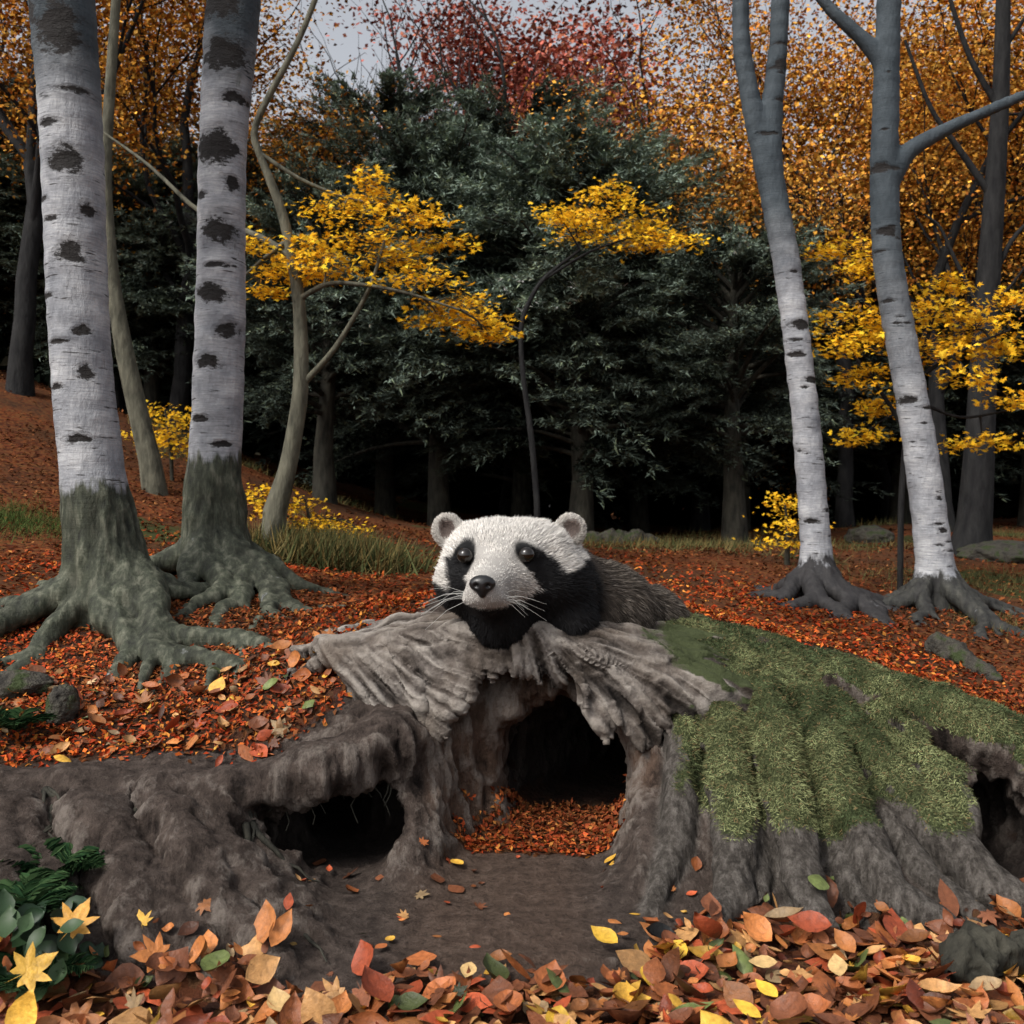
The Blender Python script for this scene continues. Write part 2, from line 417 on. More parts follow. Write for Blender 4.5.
LR = [([(-1.55, 4.4), (-1.42, 4.15), (-1.26, 3.95), (-1.1, 3.75), (-.8, 3.55)], .11), ([(-1.95, 4.4), (-1.74, 4.1), (-1.5, 3.85), (-1.35, 3.6), (-1.15, 3.42)], .1),
      ([(-1.4, 4.4), (-1.28, 4.25), (-1.14, 4.05), (-.98, 3.88), (-.72, 3.76)], .08), ([(-2.4, 4.4), (-2.1, 4.1), (-1.9, 3.75), (-1.75, 3.45), (-1.7, 3.3)], .09), ([(-1.75, 4.35), (-1.6, 4.05), (-1.35, 3.8), (-1.15, 3.6), (-.95, 3.42)], .06),
      ([(-2.8, 4.4), (-2.6, 4.1), (-2.4, 3.8), (-2.2, 3.5), (-2.1, 3.3)], .08), ([(-2.15, 4.35), (-2.0, 4.1), (-1.75, 3.8), (-1.6, 3.55), (-1.5, 3.4)], .05), ([(-1.25, 4.3), (-1.2, 4.15), (-1.08, 4.0), (-.9, 3.95), (-.65, 3.92)], .05)]
for pts, r0 in LR:
    r = [r0*.5, r0*.9, r0*.9, r0*.65, r0*.25]; vol.chain(hz(pts, r, .3), r, .06)
RR = [([(1.0, 4.9), (.98, 4.6), (.95, 4.3), (.88, 3.98), (.70, 3.72)], .11), ([(1.25, 4.9), (1.2, 4.6), (1.17, 4.3), (1.15, 3.98), (1.18, 3.68)], .12),
      ([(1.45, 4.9), (1.44, 4.6), (1.45, 4.3), (1.52, 3.98), (1.74, 3.68)], .11), ([(1.6, 4.95), (1.68, 4.7), (1.78, 4.4), (1.96, 4.06), (2.28, 3.8)], .12),
      ([(1.8, 5.1), (1.92, 4.85), (2.0, 4.6), (2.02, 4.3), (2.4, 4.0)], .09), ([(1.7, 5.2), (2.1, 5.0), (2.45, 4.8), (2.65, 4.6), (2.8, 4.35)], .17),
      ([(1.9, 5.35), (2.25, 5.25), (2.6, 5.1), (2.9, 4.95), (3.1, 4.8)], .12), ([(.88, 5.0), (.84, 4.85), (.79, 4.6), (.70, 4.3), (.55, 4.0)], .09), ([(1.3, 4.5), (1.3, 4.4), (1.34, 4.15), (1.40, 3.92), (1.40, 3.7)], .05), ([(1.6, 4.5), (1.64, 4.35), (1.7, 4.15), (1.84, 3.9), (1.96, 3.72)], .05), ([(1.05, 4.4), (1.05, 4.25), (1.04, 4.1), (1.0, 3.9), (.94, 3.7)], .045)]
BARK = []
for j, (pts, r0) in enumerate(RR):
    r = [r0*.6, r0*.9, r0*.9, r0*.72, r0*.3]; hp = hz(pts, r, .2 if j == 6 else .7); vol.chain(hp, r, .028)
    if j not in (5, 6): BARK += [(hp[i], hp[i+1], r[i], r[i+1]) for i in (1, 2, 3)]
for a, b_ in [((1.08, 4.45), (1.08, 3.96)), ((1.32, 4.4), (1.28, 3.93)), ((1.56, 4.45), (1.62, 3.96)), ((1.84, 4.6), (2.02, 4.1)), ((1.75, 5.0), (2.15, 4.6)), ((.88, 4.6), (.82, 4.1))]:
    vol.cap((*a, H1(*a)+.08), (*b_, H1(*b_)+.03), .02, .055, .06, True)
# carve: niche, tunnel, side hole, far right hole
vol.cap((.05, 4.3, .3), (.1, 4.62, .34), .47, .47, .07, True)
vol.cap((.235, 4.8, .34), (.30, 5.3, .3), .38, .36, .02, True)
vol.cap((.30, 5.3, .3), (1.0, 6.4, .05), .36, .3, .05, True)
vol.cap((-1.08, 4.45, .1), (-.7, 4.85, .17), .16, .22, .05, True)
vol.cap((-.72, 4.45, .14), (-.6, 4.75, .2), .2, .17, .06, True)
vol.cap((-.75, 4.35, .13), (-.4, 4.15, .15), .13, .15, .08, True)
vol.cap((-.8, 4.9, .14), (-1.0, 5.5, .1), .2, .15, .05, True)
vol.cap((2.22, 4.3, .12), (2.28, 5.0, .12), .22, .2, .05, True)
q, X, Y, Z = vol.sl((-1.3, 3.6, -.3), (1.6, 6.6, .3))
vol._mix(q, (Z-(-.02+.03*np.sin(X*3+1)+.03*(Y-4.5)))*np.ones(vol.f[q].shape), .08, False)
GV, GF = vol.nets()
N, fa, fn = vnormals(GV, GF)
bd_ = np.full(len(GV), 9.0)
for a, b_, ra, rb in BARK:
    a = np.array(a); ba = np.array(b_)-a; t = np.clip(((GV-a)@ba)/(ba@ba), 0, 1); bd_ = np.minimum(bd_, np.linalg.norm(GV-a-t[:, None]*ba, axis=1)-(ra+(rb-ra)*t))
bark = 1-sst(.0, .05, bd_)
edge = np.minimum(np.minimum(GV[:, 0]-BX0, BX1-GV[:, 0]), np.minimum(GV[:, 1]-BY0, BY1-GV[:, 1]))
fade = sst(0.02, .3, edge)
steep = 1-np.clip(N[:, 2], 0, 1)
warp = GV+.14*fbm(GV*2.5, 2, 44)[:, None]+.03*fbm(GV*9, 2, 45)[:, None]
stre = 1-2*np.abs(vnoise(warp*np.array([11, 8, 3]), 4)); stre2 = 1-2*np.abs(vnoise(warp*np.array([26, 20, 6.5]), 9)); stre3 = vnoise(warp*np.array([45, 40, 14]), 10)
lump = fbm(GV*7, 3, 12)
x, y, z = GV.T
path = sst(.5, .2, np.abs(x+.05))*sst(.1, .03, z)
mossy = sst(.8, 1.2, x)*sst(.25, .5, z)
disp = fade*((steep**.6)*(.04*stre+.021*stre2+.009*stre3)*(1-.6*np.maximum(mossy, bark))+.024*lump*(1-.6*path)*(1-.6*bark)+.045*mossy*fbm(GV*np.array([4, 2, 2]), 2, 71)+.006*fbm(GV*30, 2, 14)*(1-mossy))
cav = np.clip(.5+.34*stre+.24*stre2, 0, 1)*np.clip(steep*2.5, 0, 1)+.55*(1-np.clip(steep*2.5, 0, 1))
GV = GV+N*disp[:, None]
N, fa, fn = vnormals(GV, GF)
x, y, z = GV.T
nz = fbm(GV*3, 3, 31)
up = sst(.35, .75, N[:, 2])
outside = 1-sst(.0, .12, np.abs(z-H(x, y))-.05)
moss = sst(.66, .86, x+.16*nz+.12*(y-4.8))*sst(.16, .34, z+.16*nz-.08*(x > 2))*sst(-.2, .3, N[:, 2]+.4*nz)
moss *= 1-sst(5.6, 6.1, y)
moss *= sst(-.85, -.4, fbm(GV*5, 2, 99))
lip = np.interp(x, [-3.1, -1.75, -1.2, -.9, -.7, -.5], [4.5, 4.48, 4.55, 4.72, 5.0, 5.4])
litter = up*sst(0, .18, y-lip+.16*nz)*sst(-.5, -.64, x-.15*(y-5.3)+.1*nz)*(z > .3)
litter = np.maximum(litter, up*sst(5.75, 6.05, y+.1*nz))
litter = np.maximum(litter, up*sst(3.55, 3.35, y-.35*sst(.2, .9, x)+.25*nz)*(z < .2))
litter = np.maximum(litter, up*(z < .06)*sst(.35, .8, x)*sst(4.0, 3.8, y-.3*sst(1.5, 2.2, x)))
litter = np.maximum(litter, up*(z < .25)*(y > 4.62+.1*nz)*(x > -.4)*(x < 1.0)*.9)
litter = np.maximum(litter, up*(z < .25)*sst(2.3, 2.6, x)*sst(.25, .1, z))
litter = litter*(1-.9*bark*(z > .05))
hole_shade = np.clip(sst(5.1, 5.6, y)*(z < .75)*(outside < .5)*(x > -.2)*(x < 1.6), 0, 1)*.85  # shade inside tunnel and holes, painted into the soil colour
hole_shade = np.maximum(hole_shade, ((x < -.4) & (x > -1.4) & (z < .4) & (outside < .3))*.85*sst(4.5, 4.7, y))
hole_shade = np.maximum(hole_shade, ((x > 1.95) & (x < 2.6) & (z < .4) & (outside < .5))*.8*sst(4.45, 4.6, y))
clay = sst(-.45, -.35, x)*sst(.78, .62, x)*sst(4.5, 4.7, y)*(z < .85)*(y < 5.35)
clay = np.maximum(clay, path*.6)
make_mesh('burrow_mound', GV, GF, M_GROUND, {'moss': moss, 'litter': litter, 'hole_shade': hole_shade, 'cav': cav, 'clay': clay, 'bark': bark})

# ---- weathered hollow wood around the arch, finer grid
wv = Vol((-1.35, 4.45, .2), (1.3, 5.75, 1.2), .0122)
rim = [(-1.15, 5.3, .84), (-.8, 5.14, .89), (-.45, 5.04, .91), (-.15, 4.98, .94), (.12, 4.95, .95), (.4, 4.92, .9), (.7, 4.95, .82), (1.0, 5.0, .7)]
rr = [.03, .06, .09, .08, .08, .1, .1, .04]
for i in range(7): wv.cap(rim[i], rim[i+1], rr[i], rr[i+1], .05)
R2 = random.Random(3)
def splinter(a, m, e, r0, k=.022, wob=.008):
    a, m, e = map(np.array, (a, m, e)); t = np.linspace(0, 1, 7)[:, None]
    p = (1-t)**2*a+2*t*(1-t)*m+t*t*e
    p[1:-1] += np.array([R2.uniform(-1, 1), R2.uniform(-1, 1), R2.uniform(-1, 1)])*wob
    r = r0*(1-np.linspace(0, 1, 7)**2.2)+.005
    wv.chain(p, r, k)
for i in range(48):
    t = i/47; ox = -.98+.65*t; j = R2.uniform
    a = (ox, 5.12-.14*t, .92-.03*j(0, 1)); ln = j(.75, 1.15)
    ex = -.70+.50*t+j(-.03, .04); ez = .90-(.40+.1*math.sin(t*5))*ln*(1 if t < .9 else .7)
    m = ((ox+ex)/2+.07, 4.92-.07*t+j(-.015, .015), .89-.03*t)
    splinter(a, m, (ex, 4.84-.06*t+j(-.02, .02), ez), j(.02, .044))
for i in range(64):
    t = i/63; j = R2.uniform
    ox = .24+.48*t+j(-.02, .02); oz = .93-.12*t; ang = math.radians(-66+48*t+j(-5, 5)); ln = (.48+.09*math.sin(t*9))*j(.7, 1.12)*(.75+.25*min(1, t*5))
    a = (ox, 4.96, oz); e = (ox+math.cos(ang)*ln, 4.74+.1*t-j(0, .08), oz+math.sin(ang)*ln); m = ((a[0]+e[0])/2+.04, 4.82+j(-.015, .015), (a[2]+e[2])/2+.06)
    splinter(a, m, e, j(.02, .046), .03)
for i in range(22):
    t = i/21; j = R2.uniform; a = (-.35+.6*t, 4.97, .93); e = (-.33+.6*t+j(-.05, .05), 4.86, .93-.09-.04*j(0, 1)-.18*abs(t-.5)); splinter(a, ((a[0]+e[0])/2, 4.86, .9), e, j(.025, .045))
for i in range(16):
    j = R2.uniform; o = i/15; yy = 5.0+.45*o
    splinter((-.1, yy-.05, .98), (-.6, yy+.02, .99+j(-.02, .02)), (-1.05-.2*j(0, 1), yy+.12+.2*o, H1(-1.1, yy+.15)-.02), j(.035, .06), .03)
    splinter((.15, yy-.05, .98), (.6, yy, .97+j(-.02, .02)), (1.0+.2*j(0, 1), yy+.02, H1(1.05, yy)-.02), j(.035, .06), .03)
WV, WF = wv.nets(); WN, wfa, wfn = vnormals(WV, WF)
WP = WV+.035*np.stack([fbm(WV*5, 2, 51), fbm(WV*5, 2, 52), fbm(WV*5, 2, 53)], -1)
wx, wy, wz = WP.T
aR = np.arctan2(wz-1.12, wx-.05); rR = np.hypot(wz-1.12, wx-.05); aL = np.arctan2(wz-1.25, wx+1.25); rL = np.hypot(wz-1.25, wx+1.25)
def grv(a, r, f, s): return 1-2*np.abs(vnoise(np.stack([a*f+.5*np.sin(r*7), r*2.4, wy*2.5], -1), s))
g1 = np.where(wx > .0, grv(aR, rR, 13, 5), grv(aL, rL, 22, 6)); g2 = np.where(wx > .0, grv(aR, rR, 34, 7), grv(aL, rL, 56, 8))
gt = 1-2*np.abs(vnoise(np.stack([wx*2.5, wy*17, wz*6], -1), 15)); gt2 = 1-2*np.abs(vnoise(np.stack([wx*4, wy*42, wz*12], -1), 16))
tw = sst(.45, .85, WN[:, 2]); g1 = g1*(1-tw)+gt*tw; g2 = g2*(1-tw)+gt2*tw
WV = WV+WN*(.020*g1+.010*g2+.012*fbm(WV*9, 2, 33))[:, None]
make_mesh('weathered_stump', WV, WF, M_WOOD, {'groove': np.clip(.46+.34*g1+.28*g2, 0, 1), 'moss': sst(.55, .95, WV[:, 0]+.25*fbm(WV*5, 2, 3))*sst(.3, .8, WN[:, 2])*.9})

# outer terrain sheet
def axis(c, lo, hi, n, w):
    u = np.linspace(-1, 1, n); s = np.sinh(u*w)/math.sinh(w)
    return np.where(s < 0, c+s*(c-lo), c+s*(hi-c))
ax = axis(0, -200, 200, 460, 5.2); ay = axis(6, -60, 300, 460, 5.2)
XX, YY = np.meshgrid(ax, ay, indexing='ij'); ZZ = H(XX, YY)
inb = (XX > BX0) & (XX < BX1) & (YY > BY0) & (YY < BY1); ZZ = ZZ-.012*inb
di = np.minimum(np.minimum(XX-BX0, BX1-XX), np.minimum(YY-BY0, BY1-YY)); deep = di > .12
nI, nJ = XX.shape; ii = np.arange(nI*nJ).reshape(nI, nJ)
Fq = np.stack([ii[:-1, :-1], ii[1:, :-1], ii[1:, 1:], ii[:-1, 1:]], -1)
keep = ~(deep[:-1, :-1] & deep[1:, 1:] & deep[1:, :-1] & deep[:-1, 1:])
TV = np.stack([XX, YY, ZZ], -1).reshape(-1, 3)
tm = sst(.0, .4, fbm(TV*.8, 3, 77))*sst(7, 10, TV[:, 1])*.65*(TV[:, 0] > -4)
make_mesh('forest_floor', TV, Fq[keep], M_FLOOR, {'moss': tm})

# ------------------------------------------------------------------ fallen leaves
REDS = [(.31, .045, .014), (.37, .085, .018), (.2, .03, .012), (.17, .055, .02), (.42, .17, .035), (.09, .036, .016)]
BRN = np.array([.14, .062, .028])
BROWN = [(.24, .075, .024), (.34, .125, .036), (.13, .045, .02), (.38, .2, .075), (.28, .055, .02), (.55, .31, .045), (.28, .19, .1), (.08, .1, .03)]
BW = [.22, .17, .25, .1, .12, .05, .04, .05]
def sample_mesh(V, F, fa, w, n):
    p = fa*w; p = p/p.sum(); f = rng.choice(len(F), n, p=p)
    u, v = rng.random((2, n, 1)); q = V[F[f]]
    return (q[:, 0]*(1-u)*(1-v)+q[:, 1]*u*(1-v)+q[:, 2]*u*v+q[:, 3]*(1-u)*v), f
lm = (litter*(hole_shade < .3))[GF].mean(1); yc = y[GF].mean(1); xc = x[GF].mean(1); zc = z[GF].mean(1)
small = Acc()
def red_leaves(P, Nn, smin, smax):
    n = len(P)
    c = pal(REDS, n, .32, [.22, .19, .19, .17, .08, .15])
    g = fbm(P*1.3, 2, 41)[:, None]; c = c*(1+.65*g)
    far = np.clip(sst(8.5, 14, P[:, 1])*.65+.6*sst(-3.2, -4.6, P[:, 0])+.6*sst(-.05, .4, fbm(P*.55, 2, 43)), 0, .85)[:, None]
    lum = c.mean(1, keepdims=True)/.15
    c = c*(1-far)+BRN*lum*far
    c = c*(1-.55*sst(10, 15, P[:, 1])*sst(-5.5, -3.0, P[:, 0]))[:, None]  # shadow under the yews painted into the litter colour
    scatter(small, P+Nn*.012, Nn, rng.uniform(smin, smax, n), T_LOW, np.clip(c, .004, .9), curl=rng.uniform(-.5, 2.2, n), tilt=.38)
P, f = sample_mesh(GV, GF, fa, lm*(yc > 4.2)*(zc > .3), 24000); red_leaves(P, fn[f], .018, .046)
P, f = sample_mesh(GV, GF, fa, lm*(yc > 4.45)*(zc < .25)*(xc > -.45)*(xc < .9), 2800); red_leaves(P, fn[f], .02, .045)
def ground_pts(x0, x1, y0, y1, n, excl=True):
    xs = rng.uniform(x0, x1, n); ys = rng.uniform(y0, y1, n)
    k = (np.abs(xs) < ys*.56+.6)
    if excl: k &= ~((xs > BX0) & (xs < BX1) & (ys > BY0) & (ys < BY1))
    xs, ys = xs[k], ys[k]; return np.stack([xs, ys, H(xs, ys)], -1)
for y0, y1, n, a, b_ in [(5, 9, 40000, .03, .06), (9, 14, 22000, .035, .07), (14, 26, 14000, .05, .09)]:
    P = ground_pts(-y1*.6, y1*.6, y0, y1, n)
    dens = fbm(P*.7, 2, 91); P = P[dens > -.2+.25*rng.normal(size=len(P))]
    red_leaves(P, np.tile([0, 0, 1.], (len(P), 1)), a, b_)
small.out('autumn_leaf_litter', M_LITTER, smooth=False)
big = Acc()
def big_leaves(P, Nn, lo, hi, lift, tilt=.36):
    n = len(P); sz = lo+(hi-lo)*rng.random(n)**1.5
    k = rng.random(n) < .16
    c = pal(BROWN, n, .32, BW); cu = rng.uniform(-1.3, 1.9, n); wd = rng.uniform(.65, 1.3, n); Q = P+np.c_[0*P[:, :2], rng.uniform(.003, lift, n)]
    scatter(big, Q[~k], Nn[~k], sz[~k], T_HI, c[~k], curl=cu[~k], tilt=tilt, wid=wd[~k])
    scatter(big, Q[k], Nn[k], sz[k]*1.15, T_MAPLE_HI, c[k], curl=cu[k]*1.6, tilt=tilt)
fgw = lm*(zc < .25)*((yc < 4.3) | (xc > 2.2))
P, f = sample_mesh(GV, GF, fa, fgw, 2900); big_leaves(P, fn[f], .045, .165, .05)
P = ground_pts(-2.2, 2.2, 2.5, 3.0, 1100); big_leaves(P, np.tile([0, 0, 1.], (len(P), 1)), .06, .18, .05)
P, f = sample_mesh(GV, GF, fa, (fn[:, 2] > .6)*(zc < .15)*(yc < 4.7)*(yc > 3.2)*(np.abs(xc) < 1.6), 90); big_leaves(P, fn[f], .03, .1, .015, .15)
P, f = sample_mesh(GV, GF, fa, lm*(yc > 4.4)*(yc < 5.5)*(xc < -.9)*(zc > .3), 420); big_leaves(P, fn[f], .04, .13, .03)
big.out('fallen_leaves', M_LEAF)
yl = Acc()
ylx = [(-.14, 3.42), (-.72, 3.15), (.48, 3.45), (.85, 3.2), (.93, 3.5), (.15, 3.1), (.62, 3.65), (.38, 3.6), (.76, 3.05), (1.1, 3.35)]
P = np.array([(a, b_, H1(a, b_)+.06) for a, b_ in ylx])
scatter(yl, P, np.tile([0, -.25, 1.], (len(P), 1)), rng.uniform(.09, .14, len(P)), T_HI, pal([(.6, .36, .04), (.52, .3, .07), (.5, .33, .14)], len(P), .1), curl=rng.uniform(.1, .8, len(P)), tilt=.12)
P = np.array([S(70, 930, 3.3), S(22, 975, 3.12), S(142, 925, 3.55)])
scatter(yl, P, np.array([[.1, -.6, .7], [.2, -.6, .6], [.1, -.5, .8]]), np.array([.17, .17, .1]), T_MAPLE_HI, pal([(.5, .29, .04), (.5, .25, .04)], 3, .05), curl=1.4, tilt=.08, D=np.array([[.3, 0, 1.], [.7, 0, .6], [-.3, 0, 1.]]))
yl.out('yellow_leaves', M_LEAF)
er = Acc(); rs_ = random.Random(8)
for i in range(26):
    x0 = rs_.uniform(-2.3, -.9); y0 = rs_.uniform(4.1, 4.5); L_ = rs_.uniform(.3, .7); a = rs_.uniform(-1.9, -.7); p = []
    for k in range(9):
        a += rs_.uniform(-.35, .35); x0 += math.cos(a)*L_/8; y0 += math.sin(a)*L_/8; p.append((x0, y0, H1(x0, y0)+.012+rs_.uniform(-.01, .02)))
    tube(er, p, np.linspace(rs_.uniform(.008, .02), .003, 9), 6)
for i in range(16):
    x0 = rs_.uniform(-1.15, -.5); p = [(x0, 4.40+.25*(x0+1.15)/.65, .38)]; l = rs_.uniform(.06, .2)
    for k in range(5): p.append((p[-1][0]+rs_.uniform(-.02, .02), p[-1][1]-.008, p[-1][2]-l/5))
    tube(er, p, np.linspace(.006, .002, 6), 5)
er.out('exposed_roots', M_BARK)

# moss blades
ms = Acc(); mw = moss[GF].mean(1); mw = np.where(mw > .3, mw, 0)
P, f = sample_mesh(GV, GF, fa, mw, 190000); n = len(P); Nn = fn[f]
down = nrm(np.stack([Nn[:, 0], Nn[:, 1], -np.ones(n)*.6], -1)+.7*rng.normal(size=(n, 3)))
g = fbm(P*3.2, 3, 61)[:, None]; g2_ = fbm(P*13, 3, 62)[:, None]
w_ = sst(-.25, .3, g); c = w_*np.array([.15, .165, .078])+(1-w_)*np.array([.055, .072, .034])
c = c*(1+.3*rng.normal(size=(n, 1)))*(1+1.0*g2_); mk = rng.random(n) < .1; c[mk] = (.18, .13, .065)
Dd = nrm(down+Nn*rng.uniform(.3, 1.3, (n, 1)))
scatter(ms, P, Nn, rng.uniform(.008, .026, n), T_NEEDLE, np.clip(c, .01, .5), D=Dd, tilt=.6, wid=1.4)
ms.out('moss', M_MOSS)

# ------------------------------------------------------------------ birch trees
def root_pts(bx, by, ex, ey, h0, r0, seed, n=15):
    rs = np.random.default_rng(seed); t = np.linspace(0, 1, n)
    b0 = np.array([bx, by]); e = np.array([ex, ey]); d = e-b0; pr = np.array([-d[1], d[0]])
    w = (np.sin(t*math.pi*rs.uniform(1.4, 2.8)+rs.random()*6)*.10+np.cumsum(rs.normal(size=n))*.018)*np.sin(t*math.pi)
    xy = b0+d*t[:, None]+pr*w[:, None]
    r = r0*(1-t)**.55+.012
    zz = H(xy[:, 0], xy[:, 1])+h0*(1-t)**3+r*.75-.05*t+.02*np.sin(t*9+seed)*(1-t)
    return np.c_[xy, zz], r
def birch(trunk, forks, roots, scars, res, basez, basefall, upz, dark=0.0, seed=1, k=.045):
    e = empty('birch_tree')
    allp = np.concatenate([np.array([p[:3] for p in trunk])]+[np.array([[r[0], r[1], H1(r[0], r[1])] for r in roots])]+[np.array([p[:3] for p in fk]) for fk in forks])
    lo = allp.min(0)-.35; hi = allp.max(0)+.35; lo[2] = allp[:, 2].min()-.12
    v = Vol(lo, hi, res)
    def smooth(pl):
        pl = np.array(pl, float); t = np.arange(len(pl)); tt = np.linspace(0, len(pl)-1, (len(pl)-1)*5+1)
        q = np.stack([np.interp(tt, t, pl[:, i]) for i in range(4)], -1)
        for _ in range(3): q[1:-1] = .25*q[:-2]+.5*q[1:-1]+.25*q[2:]
        return q
    q = smooth(trunk); v.chain(q[:, :3], q[:, 3], .02)
    for fk in forks:
        q2 = smooth(fk); v.chain(q2[:, :3], q2[:, 3], .04)
    bx, by = trunk[0][0], trunk[0][1]
    for i, (ex, ey, h0, r0) in enumerate(roots):
        p, r = root_pts(bx, by, ex, ey, h0, r0, seed*31+i); v.chain(p, r, k)
        rs = random.Random(seed*7+i)
        for mi in (7, 10):
            if rs.random() < .65:
                m = p[mi]; a = math.atan2(ey-by, ex-bx)+rs.choice([-.6, .6]); L = .28*math.hypot(ex-bx, ey-by)+.08
                tx, ty = m[0]+math.cos(a)*L, m[1]+math.sin(a)*L
                v.cap(m, (tx, ty, H1(tx, ty)-.005), r[mi]*.7, .01, .03)
    V, F = v.nets(); Nn, _, _ = vnormals(V, F)
    hz_ = V[:, 2]-H1(bx, by)
    th = np.arctan2(V[:, 1]-by, V[:, 0]-bx)
    gr = 1-2*np.abs(vnoise(np.stack([th*4.2+seed, V[:, 2]*2, 0*th], -1), seed)); gr2 = 1-2*np.abs(vnoise(V*np.array([22, 22, 6]), seed+2)); bs = sst(basefall, 0, hz_-basez)
    V = V+Nn*((.018*gr+.010*gr2)*bs+.008*fbm(V*6, 3, seed+3))[:, None]
    sd = np.full(len(V), 3.0)
    for (sx, sy, sz, ra, rb) in scars:
        X_ = (V[:, 0]-sx)/ra; Z_ = (V[:, 2]-sz)/rb
        dd = np.sqrt(X_**2+(Z_+.25*np.abs(X_))**2+((V[:, 1]-sy)/(ra*2.4))**2)
        sd = np.minimum(sd, dd)
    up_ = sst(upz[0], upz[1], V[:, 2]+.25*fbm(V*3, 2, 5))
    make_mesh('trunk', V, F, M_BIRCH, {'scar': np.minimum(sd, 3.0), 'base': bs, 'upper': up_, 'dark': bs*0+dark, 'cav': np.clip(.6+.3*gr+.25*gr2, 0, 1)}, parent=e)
    return e
def tp(px, py, d, wpx): s = S(px, py, d); return (*s, wpx*.5*d/1000)
def sc(px, py, d, r, wa, wb): s = S(px, py, d); return (s[0], d-r, s[2], wa*d/1000, wb*d/1000)
t1 = [tp(112, 640, 6.3, 84), tp(109, 590, 6.3, 78), tp(104, 545, 6.3, 68), tp(96, 500, 6.3, 61), tp(84, 400, 6.3, 58), tp(77, 300, 6.3, 57), tp(73, 150, 6.3, 58), tp(64, 20, 6.3, 62), tp(52, -80, 6.3, 60), tp(45, -300, 6.3, 50)]
s1 = [sc(78, 168, 6.3, .19, 17, 14), sc(82, 258, 6.3, .19, 14, 11), sc(60, 132, 6.3, .19, 12, 5), sc(97, 216, 6.3, .17, 8, 8), sc(56, 300, 6.3, .18, 11, 3.5), sc(94, 335, 6.3, .18, 9, 6), sc(66, 390, 6.3, .18, 12, 4), sc(70, 40, 6.3, .2, 22, 26), sc(38, 20, 6.3, .2, 10, 14), sc(92, 440, 6.3, .19, 14, 5), sc(50, 205, 6.3, .17, 9, 4), sc(96, 375, 6.3, .16, 8, 7), sc(60, 225, 6.3, .19, 13, 3), sc(85, 100, 6.3, .19, 14, 4), sc(70, 345, 6.3, .19, 14, 3)]
birch(t1, [], [(-1.42, 5.2, .34, .075), (-1.28, 5.6, .32, .07), (-2.15, 5.45, .36, .08), (-3.8, 5.95, .32, .07), (-3.6, 5.5, .3, .065), (-2.8, 5.5, .26, .06), (-3.3, 6.9, .35, .07), (-1.8, 6.8, .3, .06), (-1.75, 5.25, .26, .05), (-3.4, 6.35, .35, .065)], s1, .0235, .58, .4, (3.9, 4.6), seed=1)
t2 = [tp(217, 600, 7.2, 74), tp(217, 560, 7.2, 66), tp(215, 515, 7.2, 56), tp(214, 470, 7.2, 50), tp(218, 400, 7.2, 49), tp(221, 300, 7.2, 48), tp(222, 150, 7.2, 45), tp(232, 20, 7.2, 52), tp(242, -80, 7.2, 50), tp(262, -280, 7.2, 40)]
s2 = [sc(221, 153, 7.2, .17, 21, 16), sc(225, 235, 7.2, .17, 17, 14), sc(217, 296, 7.2, .17, 15, 11), sc(233, 333, 7.2, .17, 12, 9), sc(215, 364, 7.2, .17, 12, 7), sc(240, 105, 7.2, .16, 12, 6), sc(205, 200, 7.2, .15, 8, 4), sc(230, 62, 7.2, .18, 22, 16), sc(222, 15, 7.2, .18, 24, 14), sc(206, 420, 7.2, .17, 11, 4), sc(228, 445, 7.2, .17, 10, 3.5), sc(238, 190, 7.2, .15, 7, 9), sc(225, 270, 7.2, .17, 13, 3)]
birch(t2, [], [(-1.05, 6.4, .34, .07), (-1.38, 6.1, .32, .065), (-1.95, 6.15, .36, .07), (-2.85, 6.7, .3, .065), (-3.0, 7.3, .28, .06), (-1.1, 7.2, .28, .06), (-1.75, 5.95, .25, .05), (-2.35, 6.35, .34, .06)], s2, .0255, .66, .4, (4.5, 5.2), seed=2)
def lentis(tr, d, n, seed):
    rs = random.Random(seed); out = []
    ys = [p[2] for p in tr]; xs = [p[0] for p in tr]
    for i in range(n):
        zz = rs.uniform(ys[1]+.4, min(ys[-1], CH+.5*d)); xx = float(np.interp(zz, ys, xs)); bg_ = rs.random()**2
        out.append((xx+rs.uniform(-.12, .12), d-.12, zz, .04+.08*bg_, .014+.05*bg_*rs.random()))
    return out
t3 = [tp(818, 620, 9, 50), tp(818, 590, 9, 40), tp(817, 560, 9, 30), tp(808, 440, 9, 27), tp(797, 340, 9, 26), tp(785, 250, 9, 26), tp(768, 170, 9, 26), tp(772, 110, 9, 21), tp(779, 40, 9, 18), tp(782, -40, 9, 17), tp(790, -200, 9, 12)]
f3 = [[tp(768, 175, 9, 22), tp(752, 110, 9, 18), tp(740, 40, 9, 16), tp(742, -30, 9, 15), tp(725, -150, 9, 10)]]
birch(t3, f3, [(2.0, 8.7, .3, .055), (2.3, 8.2, .3, .055), (2.75, 8.05, .3, .055), (3.2, 8.2, .3, .055), (3.55, 8.8, .28, .055), (2.25, 9.3, .3, .05), (2.55, 8.0, .25, .045), (3.05, 8.0, .25, .045)], lentis(t3, 9, 24, 4), .027, .2, .3, (3.4, 4.4), dark=.95, seed=3, k=.045)
t4 = [tp(937, 625, 9, 52), tp(937, 598, 9, 43), tp(935, 560, 9, 35), tp(918, 430, 9, 31), tp(897, 320, 9, 29), tp(886, 250, 9, 28), tp(884, 160, 9, 27), tp(887, 60, 9, 24), tp(890, -30, 9, 22), tp(895, -200, 9, 16)]
